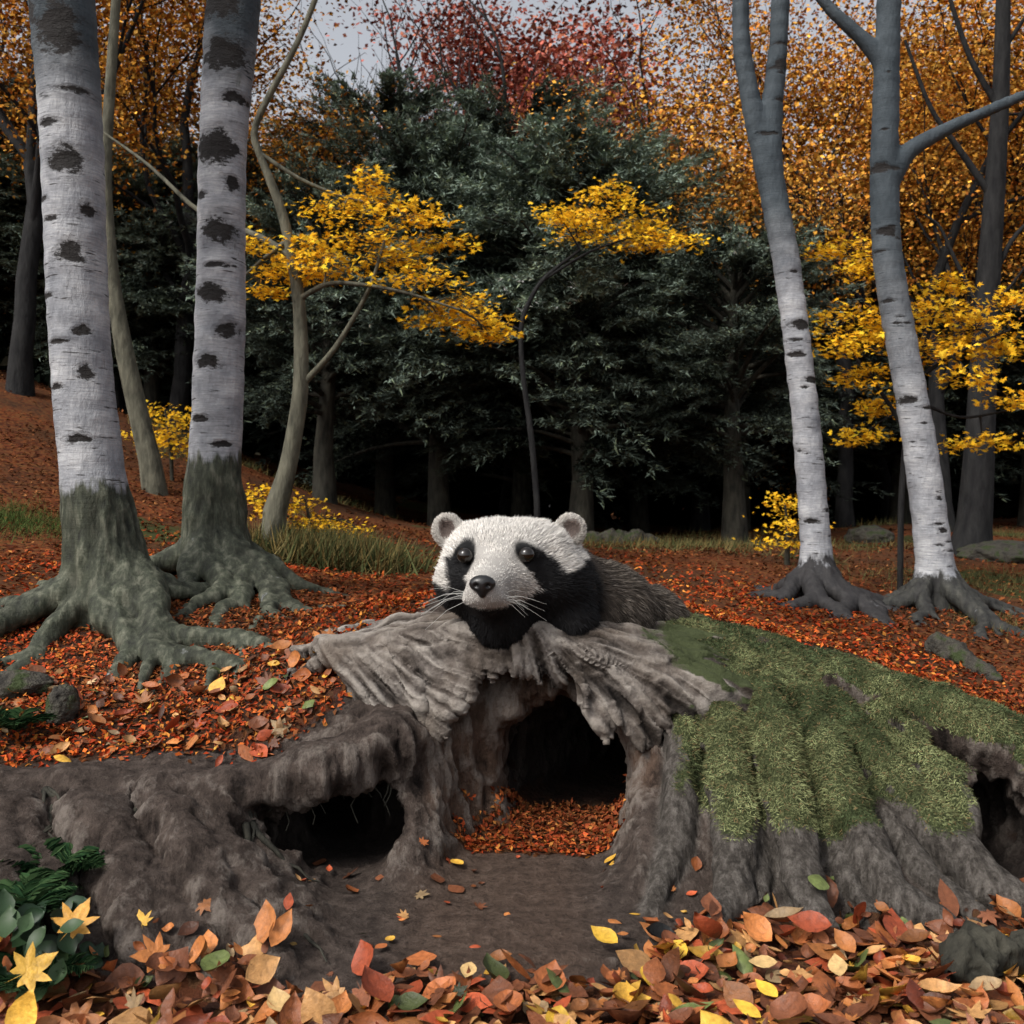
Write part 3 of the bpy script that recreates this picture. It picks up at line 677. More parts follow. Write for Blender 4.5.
f4 = [[tp(886, 185, 9, 22), tp(905, 152, 9, 16), tp(940, 132, 9, 12), tp(985, 112, 9, 10), tp(1040, 88, 9, 7)], [tp(887, 65, 9, 18), tp(862, 38, 9, 12), tp(830, 10, 9, 10), tp(800, -30, 9, 8)]]
birch(t4, f4, [(3.0, 8.7, .3, .055), (3.4, 8.2, .3, .055), (3.85, 8.0, .3, .055), (4.35, 8.2, .3, .055), (4.7, 8.9, .3, .055), (3.4, 9.3, .3, .05)], lentis(t4, 9, 24, 9), .027, .14, .3, (2.0, 4.4), dark=.75, seed=4, k=.045)

# ------------------------------------------------------------------ generic trees
def grow(acc, tips, p, d, L, r, lvl, rs, up=.06, n=6, nch=(3, 5), C=None, sides=7):
    pts = [p]; dirs = [d]
    for i in range(n):
        d = d+rs.normal(size=3)*.16+np.array([0, 0, up]); d = d/np.linalg.norm(d)
        p = p+d*L/n; pts.append(p); dirs.append(d)
    rad = r*(1-np.linspace(0, 1, n+1)*.62)
    tube(acc, pts, rad, max(3, sides), C)
    if lvl <= 1:
        for i in range(2, n+1): tips.append((pts[i], dirs[i], lvl))
    if lvl > 0:
        for c in range(rs.integers(*nch)):
            t = rs.integers(2, n+1); q = pts[t]; dd = dirs[t]+rs.normal(size=3)*.62; dd = dd/np.linalg.norm(dd)
            grow(acc, tips, q, dd, L*rs.uniform(.5, .75), rad[t]*.7, lvl-1, rs, up, n, nch, C, sides-2)
        grow(acc, tips, pts[-1], dirs[-1], L*.7, rad[-1], lvl-1, rs, up, n, nch, C, sides-2)
def autumn(name, x0, y0, Ht, seed, cols, nleaf, ls, mat=None, spread=.3, trunk_frac=.3, flat=.55, bare=False, leanx=0, rad=None, lf=None, lvl=2, cl=.036):
    rs = np.random.default_rng(seed); e = empty(name); acc = Acc(); tips = []
    z0 = H1(x0, y0)-.1; r = rad or Ht*.012
    n = 7; t = np.linspace(0, 1, n); w = np.cumsum(rs.normal(size=(n, 2))*.012*Ht, axis=0)*(t[:, None])
    top = trunk_frac*Ht
    pts = np.c_[x0+w[:, 0]+leanx*t*Ht*trunk_frac, y0+w[:, 1], z0+top*t]
    tube(acc, pts, r*(1.5-.6*t**.3), 10)
    for c in range(5):
        a = c*2.4+rs.random(); d = np.array([math.cos(a)*.75, math.sin(a)*.75, .8+.5*rs.random()]); d /= np.linalg.norm(d)
        k = rs.integers(4, 7); grow(acc, tips, pts[k], d, Ht*spread*rs.uniform(.8, 1.15), r*.5, lvl, rs)
    grow(acc, tips, pts[-1], np.array([leanx*.4, 0, 1.0]), Ht*.32, r*.75, lvl, rs)
    acc.out('branches', mat or M_BARKD, e)
    if not bare:
        tp_ = np.array([q[0] for q in tips]); tw = rs.uniform(.2, 1.45, len(tp_)); nt_ = rs.uniform(.3, 1.6, len(tp_))
        i = rs.choice(len(tp_), nleaf, p=nt_/nt_.sum())
        off = rs.normal(size=(nleaf, 3))*np.array([1, 1, flat])*Ht*cl
        P = tp_[i]+off; c = pal(cols, nleaf, .2)*np.clip(tw[i][:, None], .25, 1.35)
        la = Acc(); scatter(la, P, np.tile([0, -.25, 1.], (nleaf, 1)), rng.uniform(ls*.6, ls*1.3, nleaf), T_LOW, c, tilt=.8, wid=1.4, curl=rng.uniform(-1, 1.5, nleaf))
        la.out('foliage', lf or M_ORF, e, smooth=False)
    return e
ORG = [(.55, .23, .035), (.64, .32, .05), (.42, .15, .03), (.5, .27, .06)]
ORD = [(.2, .085, .025), (.14, .065, .025), (.25, .12, .035)]
RED = [(.36, .1, .075), (.29, .085, .065), (.42, .15, .09)]
YEL = [(.9, .54, .03), (.95, .6, .05), (.82, .44, .025), (.92, .5, .03)]
def bx(px, d): return (px-512)/1000*d
autumn('autumn_tree', bx(20, 15), 15, 12, 1, ORG, 28000, .075, spread=.28)
autumn('autumn_tree', bx(180, 19), 19, 13, 2, ORG, 28000, .085, spread=.24)
autumn('autumn_tree', bx(285, 24), 24, 12.0, 3, ORG, 24000, .095, spread=.24)
autumn('autumn_tree', bx(-60, 20), 20, 10, 4, ORD, 14000, .13)
autumn('autumn_tree', bx(120, 26), 26, 14, 14, ORD, 22000, .13, trunk_frac=.2)
autumn('autumn_tree', bx(845, 20), 20, 12, 5, ORG, 32000, .085, spread=.26)
autumn('autumn_tree', bx(945, 17), 17, 12, 6, ORG, 28000, .075)
autumn('autumn_tree', bx(1050, 21), 21, 14, 7, ORG, 24000, .1)
autumn('autumn_tree', bx(890, 27), 27, 17, 8, ORG, 38000, .115)
autumn('autumn_tree', bx(790, 32), 32, 13.5, 15, ORG, 36000, .13)
autumn('autumn_tree', bx(1000, 30), 30, 18, 16, ORG, 36000, .13)
autumn('red_tree', bx(590, 34), 34, 20, 9, RED, 70000, .19, cl=.045)
autumn('red_tree', bx(535, 38), 38, 17, 10, RED, 40000, .2, cl=.045)
autumn('red_tree', bx(660, 38), 38, 12.5, 17, RED, 30000, .2, cl=.045)
autumn('orange_tree', bx(505, 26), 26, 12.6, 12, ORG, 16000, .1, spread=.2)
autumn('bare_tree', bx(440, 26), 26, 17, 21, ORG, 0, .1, bare=True)
autumn('bare_tree', bx(360, 30), 30, 18, 22, ORG, 0, .1, bare=True)
autumn('bare_tree', bx(490, 30), 30, 19, 23, ORG, 0, .1, bare=True)
autumn('bare_tree', bx(700, 24), 24, 15, 25, ORG, 0, .1, bare=True)

# yews: plumes of arching feathery boughs
def yew_mesh(Ht, R, ncl, per, seed, lo=.12, nl=22, ntw=16, base=(.19, .245, .2)):  # base is a lightened grey-green, haze put into the needle colour
    rs = np.random.default_rng(seed); nb = ncl*per
    hc = lo+(1-lo)*((np.arange(ncl)+rs.random(ncl))/ncl)**.9; ac = (np.arange(ncl)*2.399+rs.normal(size=ncl)*.3) % (2*math.pi); lc = rs.uniform(.62, 1.15, ncl); rc = rs.uniform(.2, .8, ncl)
    i = np.repeat(np.arange(ncl), per)
    h = np.clip(hc[i]+rs.normal(size=nb)*.016, 0, 1.02); az = ac[i]+rs.normal(size=nb)*.17
    prof = np.sqrt(np.clip(1-((h-.3)/.76)**2, .02, 1)); L = R*prof*lc[i]*rs.uniform(.75, 1.05, nb)
    rise = rc[i]+rs.normal(size=nb)*.1+.6*sst(.6, 1, h)
    PP = []; DD = []; CC = []; tone = rs.uniform(.6, 1.25, ncl)[i]*(.3+.75*sst(lo, .7, h))  # tone paints lower boughs darker, as crown shade
    for s in range(ntw):
        t = .3+.7*(s+rs.random(nb))/ntw
        out = np.stack([np.cos(az), np.sin(az), 0*az], -1)
        zz = h*Ht*.8+L*rise*t-L*.36*t*t
        p = out*(L*t)[:, None]; p[:, 2] = zz
        bd = out.copy(); bd[:, 2] = rise-.72*t; bd = nrm(bd)
        side = np.stack([-np.sin(az), np.cos(az), 0*az], -1)*np.where(rs.random(nb) < .5, -1, 1)[:, None]
        td = nrm(bd*.9+side*rs.uniform(.2, .9, (nb, 1))+rs.normal(size=(nb, 3))*.15)
        tl = (.3*L*(1.2-t*.75))*rs.uniform(.5, 1.1, nb)
        sh = np.clip(.1+1.15*t**3, .08, 1.4)*tone  # painted shading: inner boughs dark, tips light
        for k in range(nl):
            u = (k+rs.random(nb))/nl
            q = p+td*(tl*u)[:, None]; q[:, 2] -= .12*tl*u*u
            q = q+rs.normal(size=(nb, 3))*.018
            d = nrm(td+rs.normal(size=(nb, 3))*.4)
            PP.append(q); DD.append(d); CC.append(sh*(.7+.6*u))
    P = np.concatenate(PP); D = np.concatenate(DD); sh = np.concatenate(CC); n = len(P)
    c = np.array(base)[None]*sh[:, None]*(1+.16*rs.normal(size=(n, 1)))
    m = rs.random(n) < .2; c[m] *= np.array([1.25, 1.2, .95])
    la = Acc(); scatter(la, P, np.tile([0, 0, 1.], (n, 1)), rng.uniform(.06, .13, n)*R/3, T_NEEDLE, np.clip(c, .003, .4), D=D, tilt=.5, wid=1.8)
    acc = Acc()
    tube(acc, [(0, 0, -.2), (.05, .02, Ht*.15), (-.05, .05, Ht*.4), (0, 0, Ht*.85)], [.24, .17, .12, .04], 10)
    for i in range(0, nb, 6):
        t = np.linspace(0, .8, 6); pts = np.stack([math.cos(az[i])*L[i]*t, math.sin(az[i])*L[i]*t, h[i]*Ht*.8+L[i]*rise[i]*t-L[i]*.36*t*t], -1)
        tube(acc, pts, .045*(1-t)+.006, 5)
    return la, acc
YM = {}
for key, args in {'a': (7.2, 3.0, 75, 8, 1, .22), 'b': (5.4, 2.2, 45, 8, 2, .34), 'c': (10, 3.4, 85, 7, 3, .14, 22, 16, (.2, .25, .21))}.items():
    la, acc = yew_mesh(*args)
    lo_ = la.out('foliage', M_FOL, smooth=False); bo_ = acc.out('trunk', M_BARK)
    YM[key] = (lo_.data, bo_.data); bpy.data.objects.remove(lo_); bpy.data.objects.remove(bo_)
def yew(key, x0, y0, rot, s, sz=1.0):
    e = empty('yew_tree'); e.location = (x0, y0, H1(x0, y0)); e.rotation_euler = (0, 0, rot); e.scale = (s, s, s*sz)
    for nm, me in zip(('foliage', 'trunk'), YM[key]):
        o = bpy.data.objects.new(nm, me); scene.collection.objects.link(o); o.parent = e
yew('a', bx(580, 16), 16, .3, 1.0, .95); yew('b', bx(735, 15.2), 15.2, 1.3, .95, 1.0); yew('a', bx(440, 17), 17, 2.2, .95, 1.05)
yew('b', bx(325, 15.5), 15.5, 4, .9, 1.05); yew('c', bx(520, 22), 22, .5, 1.08, 1.0); yew('c', bx(640, 24), 24, 2.5, 1.12, .93); yew('c', bx(385, 22), 22, 1.5, 1.08, .98)
yew('c', bx(230, 21), 21, 3.1, .9, .8); yew('c', bx(740, 22), 22, 5.1, 1.0, .78); yew('a', bx(900, 23), 23, 4.4, 1.2, .95); yew('a', bx(1030, 21), 21, 0, 1.15, .9)
yew('a', bx(60, 22), 22, 1.1, 1.1, .75); yew('a', bx(150, 20), 20, 5.6, .9, .85); yew('c', bx(960, 28), 28, 1.9, 1.0, .85); yew('a', bx(-60, 20), 20, 2.6, 1.1, .8)
def mass(name, n, xr, yr, zt, cols, ls, seed):
    rs = np.random.default_rng(seed)
    xs = rs.uniform(*xr, n); ys = rs.uniform(*yr, n); q = np.stack([xs, ys, xs*0], -1)
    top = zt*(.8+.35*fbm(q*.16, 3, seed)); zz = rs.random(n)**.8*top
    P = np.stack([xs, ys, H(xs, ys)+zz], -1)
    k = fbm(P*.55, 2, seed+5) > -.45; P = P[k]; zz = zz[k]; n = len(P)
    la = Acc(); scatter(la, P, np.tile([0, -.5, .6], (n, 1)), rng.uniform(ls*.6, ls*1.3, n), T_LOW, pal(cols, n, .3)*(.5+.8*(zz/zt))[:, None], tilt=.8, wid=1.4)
    la.out(name, M_FOL, smooth=False)
mass('shaded_undergrowth', 60000, (-26, 28), (27, 36), 6.5, [(.005, .007, .005), (.008, .011, .008), (.011, .01, .007)], .5, 3)  # near-black leaf colours stand in for the shade below the canopy
mass('distant_forest', 40000, (-50, 55), (46, 62), 13, [(.16, .1, .06), (.11, .1, .07), (.2, .1, .06)], .8, 8)

# ------------------------------------------------------------------ yellow maples (sprays)
def sm(pl):
    pl = np.array(pl, float); t = np.arange(len(pl)); tt = np.linspace(0, len(pl)-1, (len(pl)-1)*5+1); q = np.stack([np.interp(tt, t, pl[:, i]) for i in range(3)], -1)
    for _ in range(3): q[1:-1] = .25*q[:-2]+.5*q[1:-1]+.25*q[2:]
    return q
def spray_tree(name, d, trunk, trad, limbs, blobs, seed, mat=M_BARK, ls=.075, dens=1.0, fine=True):
    rs = np.random.default_rng(seed); e = empty(name); acc = Acc(); allp = []
    if trunk:
        q = sm([S(a, b_, d) for a, b_ in trunk]); q[0, 2] = min(q[0, 2], H1(q[0, 0], q[0, 1])-.05)
        tube(acc, q, np.interp(np.linspace(0, 1, len(q)), np.linspace(0, 1, len(trad)), trad)*d/1000, 12); allp.append(q)
    for li in limbs:
        q = sm([S(a, b_, d+(li[3][k] if len(li) > 3 else 0)) for k, (a, b_) in enumerate(li[0])]); tube(acc, q, np.linspace(li[1], li[2], len(q))*d/1000, 7); allp.append(q)
    allp = np.concatenate(allp); la = Acc()
    for (px, py, rx, rz) in blobs:
        c = S(px, py, d); c[1] += rs.uniform(-.25, .25); RX = rx*d/1000; RZ = rz*d/1000
        j = np.argmin(((allp-c)**2).sum(1)); a = allp[j]
        tube(acc, [a, (a+c)/2+np.array([0, 0, .03]), c], [.014, .009, .005], 5)
        nc = int(rx*rz/26*dens)+7
        for _ in range(nc):
            u = rs.normal(size=3); u /= np.linalg.norm(u); u *= rs.random()**.35*1.15
            p = c+u*np.array([RX, RX*.8, RZ]); p[2] -= .12*abs(u[0])*RX
            if rs.random() < .5: tube(acc, [c+(p-c)*.1, c+(p-c)*.55+np.array([0, 0, .02]), p], [.005, .004, .002], 4)
            m = rs.integers(8, 20)
            ra = rs.normal(size=(m, 3))*np.array([.09, .09, .026])*d/9.5
            sh = rs.uniform(.65, 1.1)
            D = ra+rs.normal(size=(m, 3))*.05; D[:, 2] -= .03
            scatter(la, p+ra, np.tile([0, -.35, 1.], (m, 1)), rs.uniform(ls*.6, ls*1.25, m), T_MAPLE, pal(YEL, m, .12)*sh, tilt=.45, D=D, curl=rs.uniform(-.5, 1.2, m))
    acc.out('branches', mat, e)
    if blobs: la.out('foliage', M_YEL, e, smooth=False)
spray_tree('yellow_maple_tree', 9.8, [(272, 520), (288, 470), (302, 390), (300, 300), (284, 215), (262, 160), (250, 130), (300, 40), (330, -40)], [13, 9, 8, 6.5, 5, 4, 3.5, 3, 2.5],
    [([(302, 385), (335, 350), (370, 290), (385, 240)], 3.5, 1.3, [0, -.1, -.2, -.3]), ([(298, 300), (330, 280), (400, 290), (460, 310)], 3, 1, [0, -.2, -.4, -.5]), ([(288, 240), (262, 260), (245, 275)], 3, 1), ([(100, 130), (150, 165), (200, 215), (258, 235), (290, 255)], 1.2, 4, [.8, .6, .4, .2, 0]), ([(255, 150), (300, 180), (350, 200), (390, 205)], 2.5, 1)],
    [(372, 198, 30, 9), (345, 213, 42, 10), (405, 222, 38, 9), (440, 238, 38, 8), (305, 244, 42, 10), (360, 240, 44, 9), (285, 272, 32, 11), (330, 268, 42, 10), (395, 260, 36, 9), (425, 284, 36, 10), (455, 300, 38, 9), (478, 324, 34, 9), (440, 318, 26, 9), (255, 250, 18, 8), (372, 182, 14, 6), (262, 290, 14, 6), (490, 335, 18, 6)], 5, ls=.08, mat=M_BARKL)
spray_tree('yellow_maple_tree', 12.4, [(538, 515), (532, 440), (522, 370), (520, 320), (540, 280), (580, 250)], [3.2, 3, 2.6, 2.4, 2.2, 1.4],
    [([(540, 282), (590, 250), (640, 235)], 1.8, .8), ([(520, 330), (500, 320), (480, 322)], 1.2, .6)],
    [(600, 192, 26, 8), (572, 207, 28, 7), (625, 210, 38, 9), (655, 230, 28, 8), (590, 224, 40, 8), (635, 240, 36, 7), (676, 246, 20, 6), (556, 216, 18, 5)], 6, ls=.09, dens=1.3, mat=M_BARKD)
spray_tree('yellow_maple_tree', 9.6, [(900, 520), (905, 440), (915, 380), (930, 330)], [3, 3, 2.5, 2],
    [([(905, 430), (880, 390), (850, 350), (830, 330)], 2.5, 1), ([(915, 380), (960, 350), (1010, 330)], 2.5, 1), ([(925, 330), (880, 290), (850, 260)], 2, 1), ([(915, 400), (960, 420), (1010, 410)], 2, 1)],
    [(845, 246, 26, 12), (862, 275, 20, 8), (850, 320, 34, 12), (835, 350, 26, 10), (890, 335, 36, 12), (935, 308, 40, 13), (985, 325, 42, 13), (1015, 345, 26, 12), (930, 352, 32, 10), (870, 378, 30, 11), (890, 405, 22, 9), (870, 435, 20, 7), (985, 440, 34, 8), (1005, 400, 22, 8), (960, 378, 24, 8), (1010, 298, 22, 8), (950, 282, 16, 7)], 7, ls=.08, mat=M_BARKD)
spray_tree('yellow_shrub', 10.2, [(318, 570), (312, 530), (305, 500)], [3, 2, 1], [([(314, 540), (340, 515), (365, 535)], 1.5, .7), ([(312, 535), (280, 510), (262, 500)], 1.5, .7)],
    [(300, 503, 26, 9), (330, 518, 26, 9), (275, 512, 18, 8), (350, 535, 16, 6), (310, 525, 22, 7), (265, 495, 14, 7)], 8, ls=.06, dens=.8)
spray_tree('yellow_shrub', 11.5, [(787, 560), (788, 530), (785, 505)], [3, 2, 1], [([(787, 540), (800, 520), (810, 510)], 1.2, .6)], [(786, 505, 16, 9), (792, 525, 18, 10), (780, 540, 14, 7)], 9, ls=.07, dens=1)
spray_tree('yellow_shrub', 13, [(172, 470), (170, 440), (165, 410)], [2, 2, 1], [([(170, 450), (190, 430), (200, 420)], 1.2, .6)], [(165, 412, 22, 10), (180, 430, 24, 12), (150, 435, 18, 9), (185, 450, 18, 7)], 10, ls=.08, dens=.8)
spray_tree('slender_tree', 12.2, [(156, 500), (150, 460), (140, 420), (124, 350), (112, 280), (104, 180), (112, 60), (120, -60)], [13, 11, 10, 9, 7, 6, 5, 4], [], [], 20, mat=M_BARKL)
spray_tree('forest_tree', 13, [(968, 560), (974, 530), (980, 440), (985, 330), (994, 200), (1002, 80), (1004, -60)], [24, 17, 14, 12, 10, 8, 6], [([(994, 200), (960, 150), (930, 110), (905, 40)], 4, 1.5), ([(1000, 110), (970, 60), (950, 0), (940, -40)], 3.5, 1.5), ([(988, 290), (1010, 240), (1040, 210)], 3.5, 1.5), ([(1003, 50), (1030, 10)], 3, 1.5), ([(985, 320), (955, 260), (940, 225), (925, 215)], 2.5, 1)], [], 21, mat=M_BARKD)

# ------------------------------------------------------------------ grass tussock
gr = Acc()
def tuft(cx, cy, n, rad, hh, cols):
    xs = cx+rng.normal(size=n)*rad; ys = cy+rng.normal(size=n)*rad*.7; P = np.stack([xs, ys, H(xs, ys)-.01], -1)
    D = np.stack([rng.normal(size=n)*.45+.2, rng.normal(size=n)*.45-.1, np.ones(n)], -1)
    scatter(gr, P, rng.normal(size=(n, 3)), rng.uniform(hh*.5, hh*1.1, n), (T_NEEDLE[0]*np.array([1, .35, 1]), T_NEEDLE[1]), pal(cols, n, .25), D=D, tilt=0)
GC = [(.08, .09, .037), (.13, .105, .045), (.055, .068, .028), (.17, .125, .048)]
tuft(-1.75, 9.6, 3500, .3, .42, GC); tuft(-1.45, 9.9, 2200, .3, .32, GC); tuft(-2.1, 9.9, 1800, .25, .4, GC)
tuft(-4.7, 9.3, 4000, .5, .14, [(.06, .1, .028), (.08, .105, .035)]); tuft(4.15, 8.5, 900, .2, .1, GC); tuft(5.2, 10.5, 2500, .9, .14, GC); tuft(2.4, 13.5, 2500, .9, .2, GC)
for _ in range(30): tuft(rng.uniform(-6, 9), rng.uniform(13, 20), 160, .25, .2, GC)
gr.out('grass_tussocks', M_MOSS)

# ------------------------------------------------------------------ ferns & ivy
def fern(x0, y0, zo, fr, L, seed, cols):
    rs = np.random.default_rng(seed); la = Acc()
    for i in range(fr):
        a = rs.random()*2*math.pi; out = np.array([math.cos(a), math.sin(a)*.8, 0]); z0 = H1(x0, y0)+zo
        n = 30; t = np.linspace(.05, 1, n); l = L*rs.uniform(.7, 1.1)
        p = np.array([x0, y0, z0])+out*(l*t*.85)[:, None]; p[:, 2] += l*(.8*t-.6*t*t)
        T = nrm(np.gradient(p, axis=0)); sd = nrm(np.cross(T, [0, 0, 1.])); up = np.cross(sd, T)
        w = l*.32*np.sin(np.clip(t*1.1+.12, 0, 1.12)*math.pi*.88)**.8
        c = pal(cols, n, .15)*rs.uniform(.7, 1.2)
        for s in (-1, 1):
            scatter(la, p, up, w, T_LOW, c, D=sd*s+T*.45, tilt=.1, wid=.42)
    la.out('fern', M_MOSS, smooth=False)
FG = [(.012, .03, .013), (.022, .048, .019), (.036, .066, .027)]
fern(bx(15, 3.55), 3.55, .08, 16, .34, 3, FG); fern(bx(50, 3.75), 3.8, .03, 14, .30, 4, FG); fern(bx(5, 4.7), 4.8, .04, 14, .27, 5, FG); fern(bx(30, 3.3), 3.3, .04, 12, .26, 6, FG)
iv = Acc(); n = 60
P = np.stack([rng.uniform(bx(-20, 3.35), bx(90, 3.35), n), rng.uniform(3.2, 3.5, n), rng.uniform(.02, .26, n)], -1)
scatter(iv, P, np.tile([.2, -.6, .7], (n, 1)), rng.uniform(.06, .13, n), T_HI, pal(FG, n, .25), tilt=.5, wid=1.1)
iv.out('ivy_plant', M_GREEN)

# ------------------------------------------------------------------ stones & logs
def blob(name, c, r, seed, mat=M_ROCK, rot=0, rough=.22):
    bpy.ops.mesh.primitive_ico_sphere_add(subdivisions=5, radius=1, location=(0, 0, 0)); o = bpy.context.object; o.name = name
    n = len(o.data.vertices); V = np.zeros(n*3); o.data.vertices.foreach_get('co', V); V = V.reshape(-1, 3)
    V = V*(1+rough*fbm(V*1.6, 3, seed)+.1*fbm(V*5, 3, seed))[:, None]; V = V*np.array(r)
    cr, sr = math.cos(rot), math.sin(rot); V = np.stack([V[:, 0]*cr-V[:, 1]*sr, V[:, 0]*sr+V[:, 1]*cr, V[:, 2]], -1)+np.array(c)
    o.data.vertices.foreach_set('co', V.ravel()); o.data.polygons.foreach_set('use_smooth', np.ones(len(o.data.polygons), bool)); o.data.materials.append(mat); o.data.update()
def log(name, a, b_, r, seed, mat):
    acc = Acc(); n = 60; t = np.linspace(0, 1, n); p = np.array(a)*(1-t[:, None])+np.array(b_)*t[:, None]; p[:, 2] += .02*np.sin(t*5+seed); p[:, 1] += .05*np.sin(t*4+seed)
    rad = r*np.minimum(1, np.minimum(np.sqrt(t*6+.01), np.sqrt((1-t)*6+.01)))*(1+.2*np.sin(t*7+seed))
    tube(acc, p, rad, 32); V = acc.V[0]; V += (V-np.repeat(p, 32, 0))*(.9*fbm(V*np.array([8, 8, 8]), 3, seed)+.25*(1-2*np.abs(vnoise(V*30, seed))))[:, None]; acc.out(name, mat)
blob('mossy_rock', (bx(62, 5.0), 5.0, H1(bx(62, 5), 5)+.06), (.075, .09, .12), 1)
blob('mossy_rock', (bx(15, 5.3), 5.3, H1(bx(15, 5.3), 5.3)+.03), (.2, .12, .08), 2)
blob('rock', (bx(870, 15), 15, H1(bx(870, 15), 15)+.05), (.35, .3, .2), 3)
blob('rock', (bx(1005, 12.5), 12.5, H1(bx(1005, 12.5), 12.5)+.05), (.55, .4, .2), 4)
blob('pebble', (.8, 4.42, .2), (.03, .025, .028), 5)
def gl(px, d, o=.04): X_ = bx(px, d); return (X_, d, H1(X_, d)+o)
log('fallen_log', gl(925, 7.5), gl(1000, 6.9), .07, 6, M_ROCK)
log('fallen_log', (1.46, 3.3, .05), (2.1, 3.6, .09), .075, 7, M_BARK)
log('fallen_log', gl(520, 14), gl(660, 14.3), .11, 8, M_ROCK)

# ------------------------------------------------------------------ badger
HC = np.array([-.035, 4.95, 1.315])
bad = empty('badger')
v = Vol((-.62, 4.3, .75), (1.45, 6.5, 1.75), .0135)
def L(x_, y_, z_): return HC+np.array([x_, y_, z_])
v.ell(L(.02, .06, .02), (.29, .28, .215), .05)
v.ell(L(-.11, .05, .12), (.17, .18, .115), .08); v.ell(L(.15, .05, .12), (.17, .18, .115), .08)
v.ell(L(-.2, .03, -.075), (.15, .18, .14), .1); v.ell(L(.24, .03, -.075), (.16, .18, .15), .1)
v.cap(L(-.03, -.1, -.02), L(-.095, -.39, -.065), .16, .073, .1)
v.cap(L(-.05, -.1, -.1), L(-.085, -.33, -.14), .13, .055, .05)
for sx, zx in ((-.05, -.108), (-.14, -.108)): v.ell(L(sx, -.35, zx), (.054, .07, .044), .04)
v.cap(L(-.15, -.1, .12), L(-.2, -.17, .1), .05, .03, .06); v.cap(L(.09, -.1, .12), L(.12, -.19, .1), .05, .03, .06)
v.ell(L(-.19, -.245, .075), (.05, .05, .042), .03, True); v.ell(L(.105, -.255, .08), (.05, .05, .042), .03, True)
v.cap(L(-.15, -.43, -.145), L(-.095, -.45, -.152), .009, .009, .01, True); v.cap(L(-.095, -.45, -.152), L(-.01, -.41, -.135), .009, .009, .01, True)
for ex in (-.29, .33):
    v.ell(L(ex, .1, .195), (.08, .042, .085), .03); v.ell(L(ex*.98-.005, .045, .2), (.052, .042, .058), .015, True)
v.chain([L(.03, .18, -.06), L(.2, .3, -.12), np.array([.5, 5.5, 1.05]), np.array([.8, 5.8, .94]), np.array([1.0, 6.0, .84])], [.26, .265, .25, .2, .13], .1)
v.chain([L(-.02, .1, -.14), L(-.02, .0, -.24)], [.2, .16], .08)
v.chain([L(.25, .15, -.12), L(.33, .05, -.25)], [.2, .13], .08)
BV, BF = v.nets(); BN, bfa, bfn = vnormals(BV, BF)
def furcol(P):
    q = P-HC; x_, y_, z_ = q.T
    nn = fbm(P*9, 3, 5)*.02
    white = np.array([.6, .575, .54])[None]*(1+.2*fbm(P*14, 3, 77))[:, None]; black = np.array([.007, .007, .008]); grey = np.array([.085, .07, .057])
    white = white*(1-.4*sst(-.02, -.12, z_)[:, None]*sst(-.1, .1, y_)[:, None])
    zl = np.interp(x_, [-.4, -.3, -.18, -.1, .0, .08, .2, .3, .42], [-.04, -.07, -.135, -.16, -.16, -.145, -.06, -.005, .05])
    low = sst(.012, -.012, z_-zl+nn)
    e1 = np.sqrt(((x_+.2+(z_-.07)*-.35)/.058)**2+((z_-.045)/.11)**2); e2 = np.sqrt(((x_-.145+(z_-.06)*.85)/.08)**2+((z_-.02)/.13)**2)
    s1 = sst(.055, .038, np.abs(x_+.235+.15*z_)+nn)*(z_ < .06)*(y_ > -.3)
    s2 = sst(.075, .055, np.abs(x_-.17+.95*z_)+nn)*(z_ < .03)*(x_ > .13)
    patch = np.maximum(sst(1.1, .9, e1+nn*6), sst(1.1, .9, e2+nn*6))*(y_ < .2)*(z_ < .2)
    blk = np.maximum(np.maximum(low, patch), np.maximum(s1, s2))[:, None]
    c = white*(1-blk)+black*blk
    ear = ((np.abs(x_) > .21) & (z_ > .12) & (y_ > .0) & (y_ < .2))
    inner = np.minimum(np.hypot((x_+.29)/.046, (z_-.2)/.054), np.hypot((x_-.33)/.046, (z_-.2)/.054))
    c[ear & (inner < .9)] = (.17, .13, .115)
    c[ear & (inner >= .9)] = (.5, .47, .43)
    body = sst(.16, .24, y_+nn)[:, None]*(~ear)[:, None]
    tb = sst(.36, .5, x_+nn*3+.5*(z_ > .0)*z_)[:, None]; bc = black*(1-tb)+grey*tb
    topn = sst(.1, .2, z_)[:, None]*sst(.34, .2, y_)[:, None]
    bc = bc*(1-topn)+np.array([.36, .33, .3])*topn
    return c*(1-body)+bc*body
make_mesh('body', BV, BF, M_FUR, col=furcol(BV)*.5, parent=bad)  # skin colour darkened to paint depth shade between the strands
n = 150000
ww = np.ones(len(BF)); cc = BV[BF].mean(1); ww[cc[:, 2] < .95] = .2
P, f = sample_mesh(BV, BF, bfa, ww, n); Nn = bfn[f]; q = P-HC
nosep = np.array([-.095, -.45, -.03]); flow = nrm(q-nosep)
bf = sst(.15, .3, q[:, 1])[:, None]; flow = flow*(1-bf)+nrm(np.array([.6, .6, -.35]))*bf
low = sst(-.1, -.2, q[:, 2])[:, None]*sst(-.3, -.2, q[:, 1])[:, None]; flow = flow+low*np.array([0, 0, -.7])
flow = nrm(flow-Nn*(flow*Nn).sum(1, keepdims=True)); dist = np.linalg.norm(q-nosep, axis=1)
ln = np.interp(dist, [.03, .15, .35, .5, .7, 1.2], [.008, .016, .028, .042, .05, .06])*rng.uniform(.6, 1.3, n)
ed = np.minimum(np.linalg.norm(q-np.array([-.19, -.25, .08]), axis=1), np.linalg.norm(q-np.array([.105, -.26, .085]), axis=1)); ln = np.where(ed < .09, ln*.4, ln)
